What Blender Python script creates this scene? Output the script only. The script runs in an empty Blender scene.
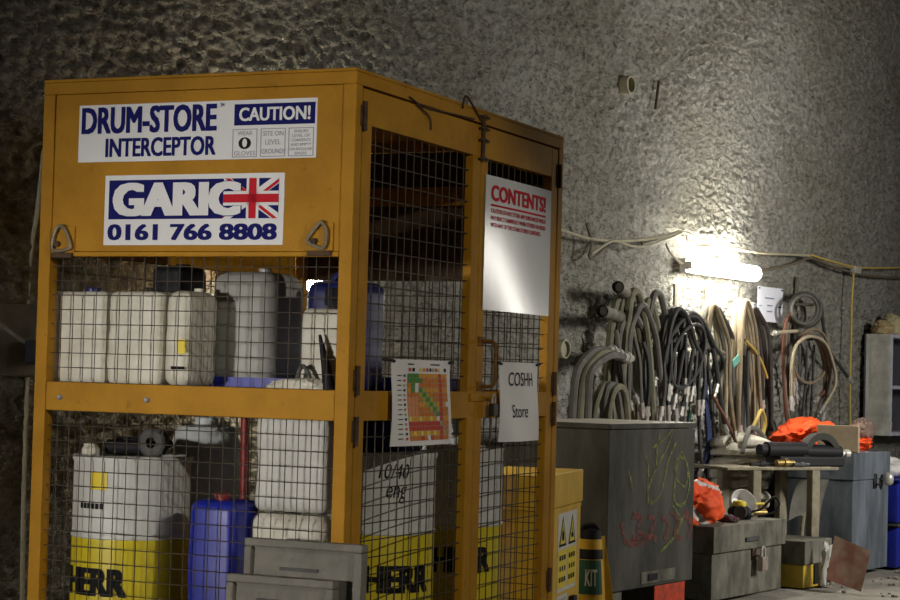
import bpy, bmesh, math, random
from mathutils import Vector, Matrix, noise
random.seed(7)
S = bpy.context.scene; COL = S.collection
V = Vector
# ------------------------------------------------------------------ camera
F_PX, PITCH, ROLL, EYE = 2000.0, 0.0361, 0.0269, 1.40
FWD = V((0, math.cos(PITCH), math.sin(PITCH))); UP0 = V((0, -math.sin(PITCH), math.cos(PITCH))); RT0 = V((1, 0, 0))
RT = RT0*math.cos(ROLL)+UP0*math.sin(ROLL); UP = UP0*math.cos(ROLL)-RT0*math.sin(ROLL)
cam = bpy.data.cameras.new('camera'); cam.sensor_width = 36; cam.lens = 36*F_PX/900; cam.clip_end = 200
co = bpy.data.objects.new('camera', cam); COL.objects.link(co)
mw = Matrix((RT, UP, -FWD)).transposed().to_4x4(); mw.translation = (0, 0, EYE); co.matrix_world = mw
S.camera = co
CP = V((0, 0, EYE))
def ray(px, py): return FWD+RT*((px-450)/F_PX)+UP*((300-py)/F_PX)
def on_plane(px, py, p0, n):
    r = ray(px, py); return CP+r*((p0-CP).dot(n)/r.dot(n))
# frames: the cage, and the tunnel wall behind it
YAW = 0.4174
C0 = V((-0.368, 7.4, 0)); CU = V((math.cos(YAW), -math.sin(YAW), 0)); CV = V((math.sin(YAW), math.cos(YAW), 0))
CW, CL = 1.397, 2.183
def cage_w(u, v, z): return C0+CU*u+CV*v+V((0, 0, z))
def cage_front(px, py, v=0.0):
    p = on_plane(px, py, C0+CV*v, CV); return (p-C0).dot(CU), p.z
def cage_door(px, py, u=0.0):
    p = on_plane(px, py, C0+CU*u, CU); return (p-C0).dot(CV), p.z
WY = math.radians(33)
W0 = V((-0.95, 10.25, 0)); WD = V((math.sin(WY), math.cos(WY), 0)); WN = V((math.cos(WY), -math.sin(WY), 0))
def wl(s, z, o=0.0): return W0+WD*s+WN*o+V((0, 0, z))
def bulge(z): return 0.0 if z < 1.6 else (z-1.6)**2/34.0
def wall_at(px, py, o=0.05):
    p = on_plane(px, py, W0+WN*o, WN); return p
def wall_sz(px, py, o=0.05):
    p = wall_at(px, py, o); return (p-W0).dot(WD), p.z
# ------------------------------------------------------------------ materials
MATS = {}
def mat(name, col, rough=0.6, metal=0.0, var=0.25, scale=6.0, bump=0.0, bscale=60.0, dark=None, wear=0.0, emit=None, trans=0.0, spec=0.5, detail=6.0, coat=0.0, stretch=None, bdist=0.01):
    if name in MATS: return MATS[name]
    m = bpy.data.materials.new(name); m.use_nodes = True; nt = m.node_tree; N = nt.nodes; L = nt.links
    b = N['Principled BSDF']; b.inputs['Roughness'].default_value = rough; b.inputs['Metallic'].default_value = metal
    b.inputs['Specular IOR Level'].default_value = spec
    b.inputs['Transmission Weight'].default_value = trans
    b.inputs['Coat Weight'].default_value = coat
    c = (*col, 1)
    b.inputs['Base Color'].default_value = c
    tc = N.new('ShaderNodeTexCoord')
    if var > 0:
        n1 = N.new('ShaderNodeTexNoise'); n1.inputs['Scale'].default_value = scale; n1.inputs['Detail'].default_value = detail; n1.inputs['Roughness'].default_value = 0.65
        vec = tc.outputs['Object']
        if stretch:
            mp = N.new('ShaderNodeMapping'); mp.inputs['Scale'].default_value = stretch; L.new(vec, mp.inputs['Vector']); vec = mp.outputs['Vector']
        L.new(vec, n1.inputs['Vector'])
        r = N.new('ShaderNodeValToRGB'); e = r.color_ramp.elements
        e[0].position = 0.36; e[1].position = 0.66
        d = dark if dark else tuple(x*(1-var) for x in col)
        e[0].color = (*d, 1); e[1].color = c
        L.new(n1.outputs['Fac'], r.inputs['Fac'])
        out = r.outputs['Color']
        if wear > 0:
            n2 = N.new('ShaderNodeTexNoise'); n2.inputs['Scale'].default_value = scale*3.1; n2.inputs['Detail'].default_value = 9; n2.inputs['Roughness'].default_value = 0.75
            L.new(vec, n2.inputs['Vector'])
            r2 = N.new('ShaderNodeValToRGB'); e2 = r2.color_ramp.elements
            e2[0].position = 0.60; e2[1].position = 0.70; e2[0].color = (0, 0, 0, 1); e2[1].color = (wear, wear, wear, 1)
            L.new(n2.outputs['Fac'], r2.inputs['Fac'])
            mx = N.new('ShaderNodeMix'); mx.data_type = 'RGBA'
            L.new(r2.outputs['Color'], mx.inputs['Factor']); L.new(out, mx.inputs['A'])
            mx.inputs['B'].default_value = (col[0]*.25+.01, col[1]*.22+.008, col[2]*.2+.006, 1)
            out = mx.outputs['Result']
        L.new(out, b.inputs['Base Color'])
    if bump > 0:
        n3 = N.new('ShaderNodeTexNoise'); n3.inputs['Scale'].default_value = bscale; n3.inputs['Detail'].default_value = 5
        vec3 = tc.outputs['Object']
        if stretch:
            mp3 = N.new('ShaderNodeMapping'); mp3.inputs['Scale'].default_value = stretch; L.new(vec3, mp3.inputs['Vector']); vec3 = mp3.outputs['Vector']
        L.new(vec3, n3.inputs['Vector'])
        bp = N.new('ShaderNodeBump'); bp.inputs['Strength'].default_value = bump; bp.inputs['Distance'].default_value = bdist
        L.new(n3.outputs['Fac'], bp.inputs['Height']); L.new(bp.outputs['Normal'], b.inputs['Normal'])
    if emit:
        b.inputs['Emission Color'].default_value = (*emit[0], 1); b.inputs['Emission Strength'].default_value = emit[1]
    MATS[name] = m; return m
M_wall = mat('shotcrete', (.40, .395, .365), .95, var=.3, scale=1.3, bump=1.0, bscale=34, bdist=.022, dark=(.30, .285, .24), spec=.1, stretch=(1, .58, 1))
def rough_wall(m):
    """coarse sprayed concrete: two sizes of grain as relief, and a speckle of dark aggregate"""
    nt = m.node_tree; N = nt.nodes; L = nt.links; b = N['Principled BSDF']
    tc = N.new('ShaderNodeTexCoord'); mp = N.new('ShaderNodeMapping'); mp.inputs['Scale'].default_value = (1, .58, 1); L.new(tc.outputs['Object'], mp.inputs['Vector'])
    def nz(sc, det, ro):
        n = N.new('ShaderNodeTexNoise'); n.inputs['Scale'].default_value = sc; n.inputs['Detail'].default_value = det; n.inputs['Roughness'].default_value = ro
        L.new(mp.outputs['Vector'], n.inputs['Vector']); return n.outputs['Fac']
    vo = N.new('ShaderNodeTexVoronoi'); vo.inputs['Scale'].default_value = 27; L.new(mp.outputs['Vector'], vo.inputs['Vector'])
    pr = N.new('ShaderNodeValToRGB'); pr.color_ramp.elements[0].position = .30; pr.color_ramp.elements[1].position = .52; L.new(nz(21, 3, .6), pr.inputs['Fac'])   # pits
    b1 = N.new('ShaderNodeBump'); b1.inputs['Strength'].default_value = 1; b1.inputs['Distance'].default_value = .026; L.new(pr.outputs['Color'], b1.inputs['Height'])
    b2 = N.new('ShaderNodeBump'); b2.invert = True; b2.inputs['Strength'].default_value = .8; b2.inputs['Distance'].default_value = .022; L.new(vo.outputs['Distance'], b2.inputs['Height']); L.new(b1.outputs['Normal'], b2.inputs['Normal'])
    b3 = N.new('ShaderNodeBump'); b3.inputs['Strength'].default_value = 1; b3.inputs['Distance'].default_value = .020; L.new(nz(48, 6, .7), b3.inputs['Height']); L.new(b2.outputs['Normal'], b3.inputs['Normal'])
    L.new(b3.outputs['Normal'], b.inputs['Normal'])
    src = b.inputs['Base Color'].links[0].from_socket
    r = N.new('ShaderNodeValToRGB'); r.color_ramp.elements[0].position = .36; r.color_ramp.elements[1].position = .52
    r.color_ramp.elements[0].color = (.42, .40, .36, 1); r.color_ramp.elements[1].color = (1, 1, 1, 1); L.new(nz(33, 5, .7), r.inputs['Fac'])
    mx = N.new('ShaderNodeMix'); mx.data_type = 'RGBA'; mx.blend_type = 'MULTIPLY'; mx.inputs['Factor'].default_value = .6
    L.new(src, mx.inputs['A']); L.new(r.outputs['Color'], mx.inputs['B']); L.new(mx.outputs['Result'], b.inputs['Base Color'])
rough_wall(M_wall)
M_floor = mat('dusty_ground', (.36, .335, .29), .95, var=.4, scale=3, bump=.9, bscale=30)
M_or = mat('mustard_paint', (.47, .235, .018), .6, var=.2, scale=4, wear=.6, dark=(.36, .172, .012), spec=.15)
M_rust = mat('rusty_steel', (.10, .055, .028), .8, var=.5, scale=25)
M_wire = mat('mesh_wire', (.075, .06, .04), .7, var=.3, scale=8)
M_dark = mat('dark_steel', (.035, .033, .03), .6, metal=.2, var=.4, scale=15)
M_signw = mat('sign_white', (.80, .81, .83), .5, spec=.2, var=.06, scale=5)
M_navy = mat('sign_navy', (.010, .012, .13), .7, var=0, spec=.1)
M_red = mat('sign_red', (.56, .02, .035), .7, var=0, spec=.1)
M_grey = mat('sign_grey', (.33, .34, .40), .5, var=0)
M_plate = mat('glossy_plate', (.76, .77, .80), .15, var=.05, scale=3, bump=.04, bscale=6)
M_paper = mat('laminated_paper', (.80, .79, .78), .45, spec=.2, var=.05, scale=4)
M_blkink = mat('black_ink', (.015, .015, .017), .7, var=0, spec=.1)
M_can = mat('white_plastic', (.70, .68, .60), .5, var=.25, scale=9, dark=(.56, .53, .43), wear=.25)
M_can2 = mat('translucent_plastic', (.68, .71, .71), .45, var=.15, scale=7, dark=(.58, .61, .61))
M_drumw = mat('drum_white', (.68, .69, .66), .45, var=.18, scale=6, wear=.15)
M_drumy = mat('drum_yellow', (.72, .58, .02), .45, var=.15, scale=6, wear=.2)
M_blue = mat('blue_plastic', (.016, .028, .36), .4, var=.25, scale=8)
M_dkblue = mat('navy_plastic', (.014, .02, .13), .4, var=.25, scale=8)
M_blk = mat('black_plastic', (.02, .02, .024), .6, var=.3, scale=12, spec=.25)
M_redp = mat('red_plastic', (.24, .02, .016), .5, var=.2)
M_yel = mat('label_yellow', (.78, .60, .02), .5, var=0)
M_grp = mat('grey_plastic', (.21, .20, .17), .7, var=.35, scale=9, wear=.4)
M_grd = mat('grey_metal_edge', (.11, .11, .11), .7, spec=.25, var=.4, scale=12)
M_ybox = mat('bin_yellow', (.72, .44, .03), .5, var=.2, scale=5, wear=.3)
M_box = mat('charcoal_paint', (.125, .12, .105), .8, var=.55, scale=5, wear=.5, bump=.1, spec=.2, stretch=(1, 1, .35))
M_boxg = mat('worn_grey_paint', (.23, .22, .18), .8, var=.6, scale=8, wear=.8, bump=.15, spec=.2, stretch=(1, 1, .5))
M_boxb = mat('blue_grey_paint', (.17, .195, .235), .75, var=.55, scale=7, wear=.7, bump=.1, spec=.2, stretch=(1, 1, .25))
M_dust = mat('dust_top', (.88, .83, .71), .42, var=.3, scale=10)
M_wood = mat('dusty_timber', (.36, .32, .23), .9, var=.4, scale=14)
M_ora = mat('hi_vis_orange', (.95, .10, .012), .75, var=.15, scale=8)
M_refl = mat('reflective_tape', (.62, .58, .54), .5, var=.25, scale=15)
M_spray = mat('orange_red_spray', (.95, .07, .015), .7, var=.5, scale=14, dark=(.30, .05, .02))
M_gry = mat('graffiti_green', (.30, .37, .06), .85, var=.5, scale=22, dark=(.13, .13, .08))
M_grr = mat('graffiti_red', (.32, .055, .05), .85, var=.6, scale=18, dark=(.13, .095, .085))
M_brass = mat('brass', (.45, .33, .12), .4, metal=.8, var=.3)
M_chrome = mat('zinc_fitting', (.70, .68, .64), .35, metal=.35, var=.3, scale=20)
M_tube = mat('lamp_tube', (1, 1, 1), .5, var=0, emit=((1, .95, .82), 85.0))
M_tube2 = mat('lamp_tube_dim', (1, 1, 1), .5, var=0, emit=((1, .92, .70), 75.0))
M_lampb = mat('lamp_body', (.7, .68, .62), .6, var=.1)
M_cable = mat('cable_cream', (.46, .42, .30), .7, var=.3, scale=9)
M_cabley = mat('cable_yellow', (.62, .45, .10), .6, var=.2, scale=9)
M_cableb = mat('cable_brown', (.16, .13, .09), .8, var=.3, scale=9)
M_card = mat('brown_board', (.27, .20, .135), .9, var=.35, scale=7, dark=(.20, .085, .055), detail=2)
M_ply = mat('plywood_brown', (.25, .19, .12), .85, var=.25, scale=9)
M_plylit = mat('plywood_lit_end', (.60, .52, .38), .85, var=.2)
M_lay = mat('layflat_hose', (.76, .71, .61), .85, var=.45, scale=9, bump=.2)
M_whp = mat('white_poly', (.78, .77, .76), .4, var=.1, scale=8)
M_cup = mat('cupboard_paint', (.80, .79, .72), .7, var=.35, scale=9, wear=.4)
M_cupi = mat('cupboard_inside', (.10, .10, .12), .9, var=.3)
M_lilac = mat('cupboard_edge', (.66, .68, .82), .7, var=.3, scale=12)
M_green = mat('kit_green', (.02, .11, .07), .6, var=.2)
M_kity = mat('kit_yellow', (.80, .48, .03), .6, var=.2)
M_pink = mat('pink_item', (.70, .32, .22), .7, var=.2)
M_teal = mat('teal_tag', (.16, .48, .40), .7, var=.2)
M_lab = mat('label_off_white', (.66, .65, .60), .6, var=.2, scale=20)
for m_ in (M_gry, M_grr):                     # thin, patchy spray paint
    N_ = m_.node_tree.nodes; L_ = m_.node_tree.links; n_ = N_.new('ShaderNodeTexNoise'); n_.inputs['Scale'].default_value = 26; n_.inputs['Detail'].default_value = 6
    t_ = N_.new('ShaderNodeTexCoord'); L_.new(t_.outputs['Object'], n_.inputs['Vector'])
    r_ = N_.new('ShaderNodeValToRGB'); r_.color_ramp.elements[0].position = .33; r_.color_ramp.elements[1].position = .68
    r_.color_ramp.elements[0].color = (.25, .25, .25, 1); r_.color_ramp.elements[1].color = (1, 1, 1, 1)
    L_.new(n_.outputs['Fac'], r_.inputs['Fac']); L_.new(r_.outputs['Color'], N_['Principled BSDF'].inputs['Alpha'])
HM = {
 'olive': mat('hose_olive', (.235, .225, .150), .75, var=.35, scale=14),
 'grey': mat('hose_grey', (.17, .165, .145), .75, var=.35, scale=14),
 'dark': mat('hose_dark', (.062, .062, .062), .65, var=.4, scale=14),
 'cream': mat('hose_cream', (.52, .45, .31), .75, var=.35, scale=14),
 'tan': mat('hose_tan', (.34, .27, .18), .75, var=.35, scale=14),
 'rust': mat('hose_red_brown', (.22, .085, .06), .75, var=.35, scale=14),
 'blue': mat('hose_blue', (.03, .05, .16), .65, var=.3, scale=14),
 'green': mat('hose_green', (.04, .12, .09), .65, var=.3, scale=14),
}
# ------------------------------------------------------------------ mesh builder
class MB:
    def __init__(s): s.v = []; s.f = []; s.m = []; s.sm = []
    def add(s, vs, fs, mi=0, smooth=False, M=None):
        o = len(s.v)
        s.v += [(M@V(p)) if M else V(p) for p in vs]
        s.f += [tuple(i+o for i in f) for f in fs]; s.m += [mi]*len(fs); s.sm += [smooth]*len(fs); return s
    def box(s, x0, x1, y0, y1, z0, z1, mi=0, r=0.0, M=None, seg=2):
        bm = bmesh.new(); bmesh.ops.create_cube(bm, size=1)
        for v in bm.verts: v.co = V(((x0+x1)/2+v.co.x*(x1-x0), (y0+y1)/2+v.co.y*(y1-y0), (z0+z1)/2+v.co.z*(z1-z0)))
        if r > 0: bmesh.ops.bevel(bm, geom=bm.edges[:], offset=min(r, .49*min(x1-x0, y1-y0, z1-z0)), segments=seg, profile=.5, affect='EDGES')
        return s.bm(bm, mi, r > 0.012, M)
    def bm(s, bm, mi=0, smooth=False, M=None):
        bm.verts.index_update()
        s.add([v.co.copy() for v in bm.verts], [[v.index for v in f.verts] for f in bm.faces], mi, smooth, M); bm.free(); return s
    def tube(s, pts, r, n=8, mi=0, cap=True, flat=None, closed=False):
        pts = [V(p) for p in pts]; k = len(pts); vs = []; fs = []
        t0 = (pts[1]-pts[0]).normalized(); a = V((0, 0, 1)) if abs(t0.z) < .9 else V((1, 0, 0))
        nrm = (a-t0*a.dot(t0)).normalized()
        for i, p in enumerate(pts):
            if closed: t = (pts[(i+1) % k]-pts[i-1])
            else: t = pts[min(i+1, k-1)]-pts[max(i-1, 0)]
            t = t.normalized() if t.length > 1e-9 else t0
            nrm = nrm-t*nrm.dot(t); nrm = nrm.normalized() if nrm.length > 1e-6 else t.orthogonal().normalized()
            bn = t.cross(nrm); rr = r[i] if isinstance(r, (list, tuple)) else r
            for j in range(n):
                an = 2*math.pi*j/n; vs.append(p+nrm*(math.cos(an)*rr)+bn*(math.sin(an)*rr))
        for i in range(k if closed else k-1):
            for j in range(n):
                a0 = i*n+j; b0 = i*n+(j+1) % n; c0 = ((i+1) % k)*n
                fs.append((a0, b0, c0+(j+1) % n, c0+j))
        if cap and not closed: fs.append(tuple(range(n-1, -1, -1))); fs.append(tuple((k-1)*n+j for j in range(n)))
        return s.add(vs, fs, mi, n > 5)
    def lathe(s, prof, n=40, M=None, mis=None):
        vs = []; fs = []; k = len(prof)
        for (r, z) in prof:
            for j in range(n):
                a = 2*math.pi*j/n; vs.append((r*math.cos(a), r*math.sin(a), z))
        o = len(s.f)
        for i in range(k-1):
            ff = [(i*n+j, i*n+(j+1) % n, (i+1)*n+(j+1) % n, (i+1)*n+j) for j in range(n)]
            fs.append((mis[i] if mis else 0, ff))
        base = len(s.v); s.v += [(M@V(p)) if M else V(p) for p in vs]
        for mi, ff in fs:
            s.f += [tuple(q+base for q in f) for f in ff]; s.m += [mi]*len(ff); s.sm += [True]*len(ff)
        return s
    def build(s, name, mats, parent=None, origin=None, bake=None):
        if origin is not None: vs = [p-origin for p in s.v]
        else: vs = s.v
        me = bpy.data.meshes.new(name); me.from_pydata([tuple(p) for p in vs], [], s.f)
        for m in (mats if isinstance(mats, (list, tuple)) else [mats]): me.materials.append(m)
        me.polygons.foreach_set('material_index', s.m); me.polygons.foreach_set('use_smooth', s.sm)
        me.update()
        if any(s.sm): me.set_sharp_from_angle(angle=math.radians(42))
        o = bpy.data.objects.new(name, me); COL.objects.link(o)
        if parent: o.parent = parent
        elif origin is not None: o.location = origin
        return o
def tag(o, label, cat=None, group=None, kind=None):
    if label: o['label'] = label
    if cat: o['category'] = cat
    if group: o['group'] = group
    if kind: o['kind'] = kind
    return o
def thing(name, label, cat, loc=(0, 0, 0), rz=0.0, group=None):
    o = bpy.data.objects.new(name, None); o.empty_display_size = .1; COL.objects.link(o)
    o.location = loc; o.rotation_euler = (0, 0, rz); return tag(o, label, cat, group)
def struct(o): o['kind'] = 'structure'; return o
def smooth_path(pts, n=8, closed=False):
    pts = [V(p) for p in pts]; out = []; k = len(pts)
    rng = range(k if closed else k-1)
    for i in rng:
        if closed: p0, p1, p2, p3 = pts[i-1], pts[i], pts[(i+1) % k], pts[(i+2) % k]
        else: p0, p1, p2, p3 = pts[max(i-1, 0)], pts[i], pts[i+1], pts[min(i+2, k-1)]
        for j in range(n):
            t = j/n; out.append(.5*((2*p1)+(p2-p0)*t+(2*p0-5*p1+4*p2-p3)*t*t+(3*p1-p0-3*p2+p3)*t*t*t))
    if not closed: out.append(pts[-1])
    return out
# text as flat outlines, fitted into a unit box
TXT = {}
def text_geo(s, bold=0.0, shear=0.0):
    k = (s, bold, shear)
    if k in TXT: return TXT[k]
    c = bpy.data.curves.new('t', 'FONT'); c.body = s; c.offset = bold; c.resolution_u = 3; c.shear = shear; c.size = 1.0; c.fill_mode = 'FRONT'
    o = bpy.data.objects.new('t', c); COL.objects.link(o)
    dg = bpy.context.evaluated_depsgraph_get(); me = bpy.data.meshes.new_from_object(o.evaluated_get(dg))
    vs = [v.co.copy() for v in me.vertices]; fs = [tuple(p.vertices) for p in me.polygons]
    bpy.data.objects.remove(o); bpy.data.curves.remove(c); bpy.data.meshes.remove(me)
    x0 = min(v.x for v in vs); x1 = max(v.x for v in vs); y0 = min(v.y for v in vs); y1 = max(v.y for v in vs)
    TXT[('w', s, shear)] = x1-x0
    TXT[k] = ([((v.x-x0)/(x1-x0), (v.y-y0)/(y1-y0)) for v in vs], fs); return TXT[k]
def put_text(mb, s, x0, x1, y0, y1, fn, mi=0, bold=0.0, shear=0.0):
    """fn(x,y) -> point; text fills the box x0..x1, y0..y1 (y up)"""
    vs, fs = text_geo(s, 0.0, shear)
    wem = TXT[('w', s, shear)]; b = abs(bold)*1.0; dx = b/wem; dy = b*.45/.73
    offs = [(0, 0)] if bold <= 0 else [(i*dx, j*dy) for i in (-1, -.33, .33, 1) for j in (-1, 1)]
    sx, sy = 1-2*dx, 1-2*dy
    if bold <= 0: sx = sy = 1; dx = dy = 0
    hx, hy = (x1-x0)*.5, (y1-y0)*.5
    for k, (ox, oy) in enumerate(offs):          # each stroke copy lies a hair above the last, like layered vinyl
        out = []
        for a, c in vs:
            x, y = x0+(x1-x0)*(dx+ox+sx*a), y0+(y1-y0)*(dy+oy+sy*c); p = V(fn(x, y))
            nrm = (V(fn(x+hx*.05, y))-p).cross(V(fn(x, y+hy*.05))-p).normalized()
            out.append(p+nrm*(.00008*k))
        mb.add(out, fs, mi)
def quad(mb, x0, x1, y0, y1, fn, mi=0):
    mb.add([fn(x0, y0), fn(x1, y0), fn(x1, y1), fn(x0, y1)], [(0, 1, 2, 3)], mi)
def clip_rect(poly, x0, x1, y0, y1):
    for ax, lim, sg in ((0, x0, 1), (0, x1, -1), (1, y0, 1), (1, y1, -1)):
        out = []
        for i in range(len(poly)):
            a = poly[i-1]; b = poly[i]; da = sg*(a[ax]-lim); db = sg*(b[ax]-lim)
            if (da >= 0) != (db >= 0):
                t = da/(da-db); out.append((a[0]+(b[0]-a[0])*t, a[1]+(b[1]-a[1])*t))
            if db >= 0: out.append(b)
        poly = out
        if not poly: return []
    return poly
def poly(mb, pts, fn, mi=0):
    if len(pts) > 2: mb.add([fn(*p) for p in pts], [tuple(range(len(pts)))], mi)
# ------------------------------------------------------------------ setting
def grain(s, z):
    p = V((s*.58, z, 0))
    a = noise.noise(p*15.0)*.5+noise.noise(p*31.0+V((4, 0, 0)))*.8
    d = noise.voronoi(p*27.0)[0][0]
    pit = max(0.0, noise.noise(p*24.0+V((0, 7, 2)))-.24)
    return a*.006+(.28-d)*.020-pit*.042
def build_wall():
    s0, s1, z0, z1 = -3.4, 10.6, -.1, 4.9
    ns = int((s1-s0)/.0195); nz = int((z1-z0)/.0115); mb = MB(); vs = []
    for j in range(nz+1):
        z = z0+(z1-z0)*j/nz
        for i in range(ns+1):
            s = s0+(s1-s0)*i/ns; p = V((s*.7, z, 0))
            o = bulge(z)+noise.noise(p*.6)*.030+noise.noise(p*2.2+V((3, 1, 0)))*.010
            rough = .35+.85*max(0, min(1, .55+1.3*noise.noise(p*1.1+V((9, 2, 0)))))
            if s < 1.0: rough += min(.2, (1.0-s)*.12)
            o += grain(s, z)*rough-.03
            vs.append((o, s, z))
    fs = [(j*(ns+1)+i, j*(ns+1)+i+1, (j+1)*(ns+1)+i+1, (j+1)*(ns+1)+i) for j in range(nz) for i in range(ns)]
    mb.add(vs, fs, 0, True); o = mb.build('wall_back', M_wall); o.location = W0; o.rotation_euler = (0, 0, -WY); return struct(o)
build_wall()
def build_floor():
    mb = MB(); x0, x1, y0, y1 = -7, 9, -3, 21; nx, ny = 200, 300; vs = []
    for j in range(ny+1):
        for i in range(nx+1):
            x = x0+(x1-x0)*i/nx; y = y0+(y1-y0)*j/ny; p = V((x, y, 0))
            d = (p-W0).dot(WN)
            h = noise.noise(p*1.3)*.012+noise.noise(p*4.1)*.012-.014
            h += max(0, .55-d)*.10 if ((p-W0).dot(WD) > 6.7) else 0
            vs.append((x, y, min(h, .0) if d > .55 else h))
    fs = [(j*(nx+1)+i, j*(nx+1)+i+1, (j+1)*(nx+1)+i+1, (j+1)*(nx+1)+i) for j in range(ny) for i in range(nx)]
    mb.add(vs, fs, 0, True); struct(mb.build('floor', M_floor))
build_floor()
mb = MB()
for i in range(170):                      # loose rubble on the ground beyond the boxes
    s = random.uniform(4.7, 8.6); o = random.uniform(.95, 2.2); p = wl(s, 0, o); r = random.uniform(.006, .022)
    bm = bmesh.new(); bmesh.ops.create_icosphere(bm, subdivisions=1, radius=r)
    for v in bm.verts: v.co = V((v.co.x*random.uniform(.7, 1.4), v.co.y*random.uniform(.7, 1.4), v.co.z*.7))+p+V((0, 0, r*.2-.01))
    mb.bm(bm)
tag(mb.build('rubble', M_floor), 'pale loose rubble scattered on the dusty ground in front of the blue grey chest', 'rubble', kind='stuff')

# ------------------------------------------------------------------ the cage
ZT, ZB1, ZB2, ZP = 2.524, 1.321, 1.208, 1.838
cage = thing('drum_store_cage', 'tall mustard yellow steel drum storage cage with mesh sides and double doors', 'cage', C0, -YAW)
P = .055
def bar(name, u0, u1, v0, v1, z0, z1, m=M_or, parent=cage, r=.004):
    return MB().box(u0, u1, v0, v1, z0, z1, 0, r).build(name, m, parent)
for (u0, v0) in ((-CW, 0), (-P, 0), (-CW, CL-P), (-P, CL-P)):
    bar('corner_post', u0, u0+P, v0, v0+P, .05, ZT-.06)
bar('sump_base', -CW+.002, -.002, .002, CL-.002, .06, .20)
for v0 in (.35, 1.45): bar('skid', -CW+.05, -.05, v0, v0+.2, 0, .06)
# roof with a lip on each side
mb = MB(); mb.box(-CW, 0, 0, CL, ZT-.012, ZT, 0, .003); 
for a in ((-CW, 0, 0, .05), (-CW, 0, CL-.05, CL), (-CW, -CW+.05, .05, CL-.05), (-.05, 0, .05, CL-.05)):
    mb.box(a[0], a[1], a[2], a[3], ZT-.06, ZT-.0125, 0, .003)
mb.build('roof', M_or, cage)
# upper sheet panels and rails on three sides
bar('top_panel', -CW+P+.001, -P-.001, .006, .012, ZP, ZT-.061)
bar('top_panel', -CW+P+.001, -P-.001, CL-.012, CL-.006, ZP, ZT-.061, M_rust)  # rear panel: rust brown stands in for the shade inside the cage
bar('inner_channel', -CW+P+.001, -P-.001, CL-.05, CL-.013, 2.20, 2.29, M_or)
bar('top_panel', -CW+.006, -CW+.012, P+.001, CL-P-.001, ZP, ZT-.061)
for (n, a) in (('panel_lip', (-CW+P+.001, -P-.001, .002, .03, ZP-.02, ZP-.001)),):
    bar(n, *a)
bar('mid_rail', -CW+P+.001, -P-.001, .002, .04, ZB2, ZB1)
bar('mid_rail', -CW+P+.001, -P-.001, CL-.04, CL-.002, ZB2, ZB1)
bar('mid_rail', -CW+.002, -CW+.04, P+.001, CL-P-.001, ZB2, ZB1)
bar('shelf', -CW+.045, -.075, .045, CL-.045, 1.296, 1.312, M_rust)
def wire_panel(name, a0, a1, z0, z1, place, step_h, step_v, r=.0024, parent=cage):
    mb = MB(); n = max(2, round((a1-a0)/step_h)); k = max(1, round((z1-z0)/step_v))
    for i in range(n+1):
        a = a0+(a1-a0)*i/n; mb.tube([place(a, z0, 0), place(a, z1, 0)], r, 5)
    for j in range(k+1):
        z = z0+(z1-z0)*j/k; mb.tube([place(a0, z, 1), place(a1, z, 1)], r, 5)
    return mb.build(name, M_wire, parent)
fp = lambda v: (lambda a, z, k: (a, v+k*.004, z))
sp = lambda u: (lambda a, z, k: (u-k*.004, a, z))
for (z0, z1) in ((ZB1, ZP), (.2, ZB2)):
    wire_panel('wire_mesh', -CW+P-.005, -P+.005, z0, z1, fp(.022), .053, .0585, .0019)
    wire_panel('wire_mesh', -CW+P-.005, -P+.005, z0, z1, fp(CL-.026), .07, .07)
    wire_panel('wire_mesh', P-.005, CL-P+.005, z0, z1, sp(-CW+.026), .07, .07)
# bolts on the front rail
for px, py in ((60, 397), (147, 400)):
    u, z = cage_front(px, py); m = Matrix.Translation((u, .001, z))@Matrix.Rotation(math.pi/2, 4, 'X')
    MB().lathe([(0, .014), (.006, .0135), (.0095, .009), (.011, 0)], 16, m).build('bolt', M_grey, cage)
# lifting rings
for k, (px, py) in enumerate(((63, 239), (320, 236))):
    u, z = cage_front(px, py); a = .047
    e = [(-.9, -.9), (-.55, .85), (.25, .95), (1.0, -.35), (.85, -.85)] if k == 0 else [(-1.0, -.15), (-.85, -.6), (.55, -.95), (.8, .3), (.35, 1.0), (.05, 1.0)]
    pts = smooth_path([(u+x*a*.9, -.014, z+y*a) for x, y in e], 5, True)
    ob = MB().tube(pts, .0075, 8, closed=True).build('lifting_ring', mat('ring_steel', (.36, .30, .20), .45, metal=.4, var=.3, scale=20), cage)
    MB().box(u-.055, u+.055, -.003, .006, z-.055, z+.05, 0, .002).build('backing_plate', M_or, ob)
    MB().tube([(u-.02, -.02, z-.02), (u-.02, -.001, z-.02)], .012, 8).box(u-.05, u+.05, -.011, .0, z-.075, z-.055, 0, .003).build('lug', M_rust, ob)

# doors
M_seam = M_rust
VS = cage_door(478, 300)[0]
D0, D1 = P+.014, CL-P-.012
def door(name, v0, v1, wires):
    mb = MB(); zb, zt = .215, ZT-.068; w = .075; t0, t1 = -.042, -.002
    mb.box(t0, t1, v0, v0+w, zb, zt, 0, .004); mb.box(t0, t1, v1-w, v1, zb, zt, 0, .004)
    for a, b in ((zb, zb+.08), (ZB2, ZB1), (zt-.135, zt)): mb.box(t0+.001, t1-.001, v0+w-.002, v1-w+.002, a, b, 0, .003)
    d = mb.build(name, M_or, cage)
    wire_panel('wire_mesh', v0+w-.004, v1-w+.004, ZB1-.003, zt-.132, sp(-.02), .07, .068, .0026, d)
    wire_panel('wire_mesh', v0+w-.004, v1-w+.004, zb+.077, ZB2+.003, sp(-.02), .07, .068, .0026, d)
    return d
dl = door('door', D0, VS-.004, 1); dr = door('door', VS+.004, D1, 1)
def hinge(v, z, parent):
    MB().tube([(.006, v, z-.055), (.006, v, z+.055)], .011, 10).box(-.004, .002, v-.025, v+.03, z-.04, z+.04, 0, .001).build('hinge', M_rust, parent)
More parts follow.
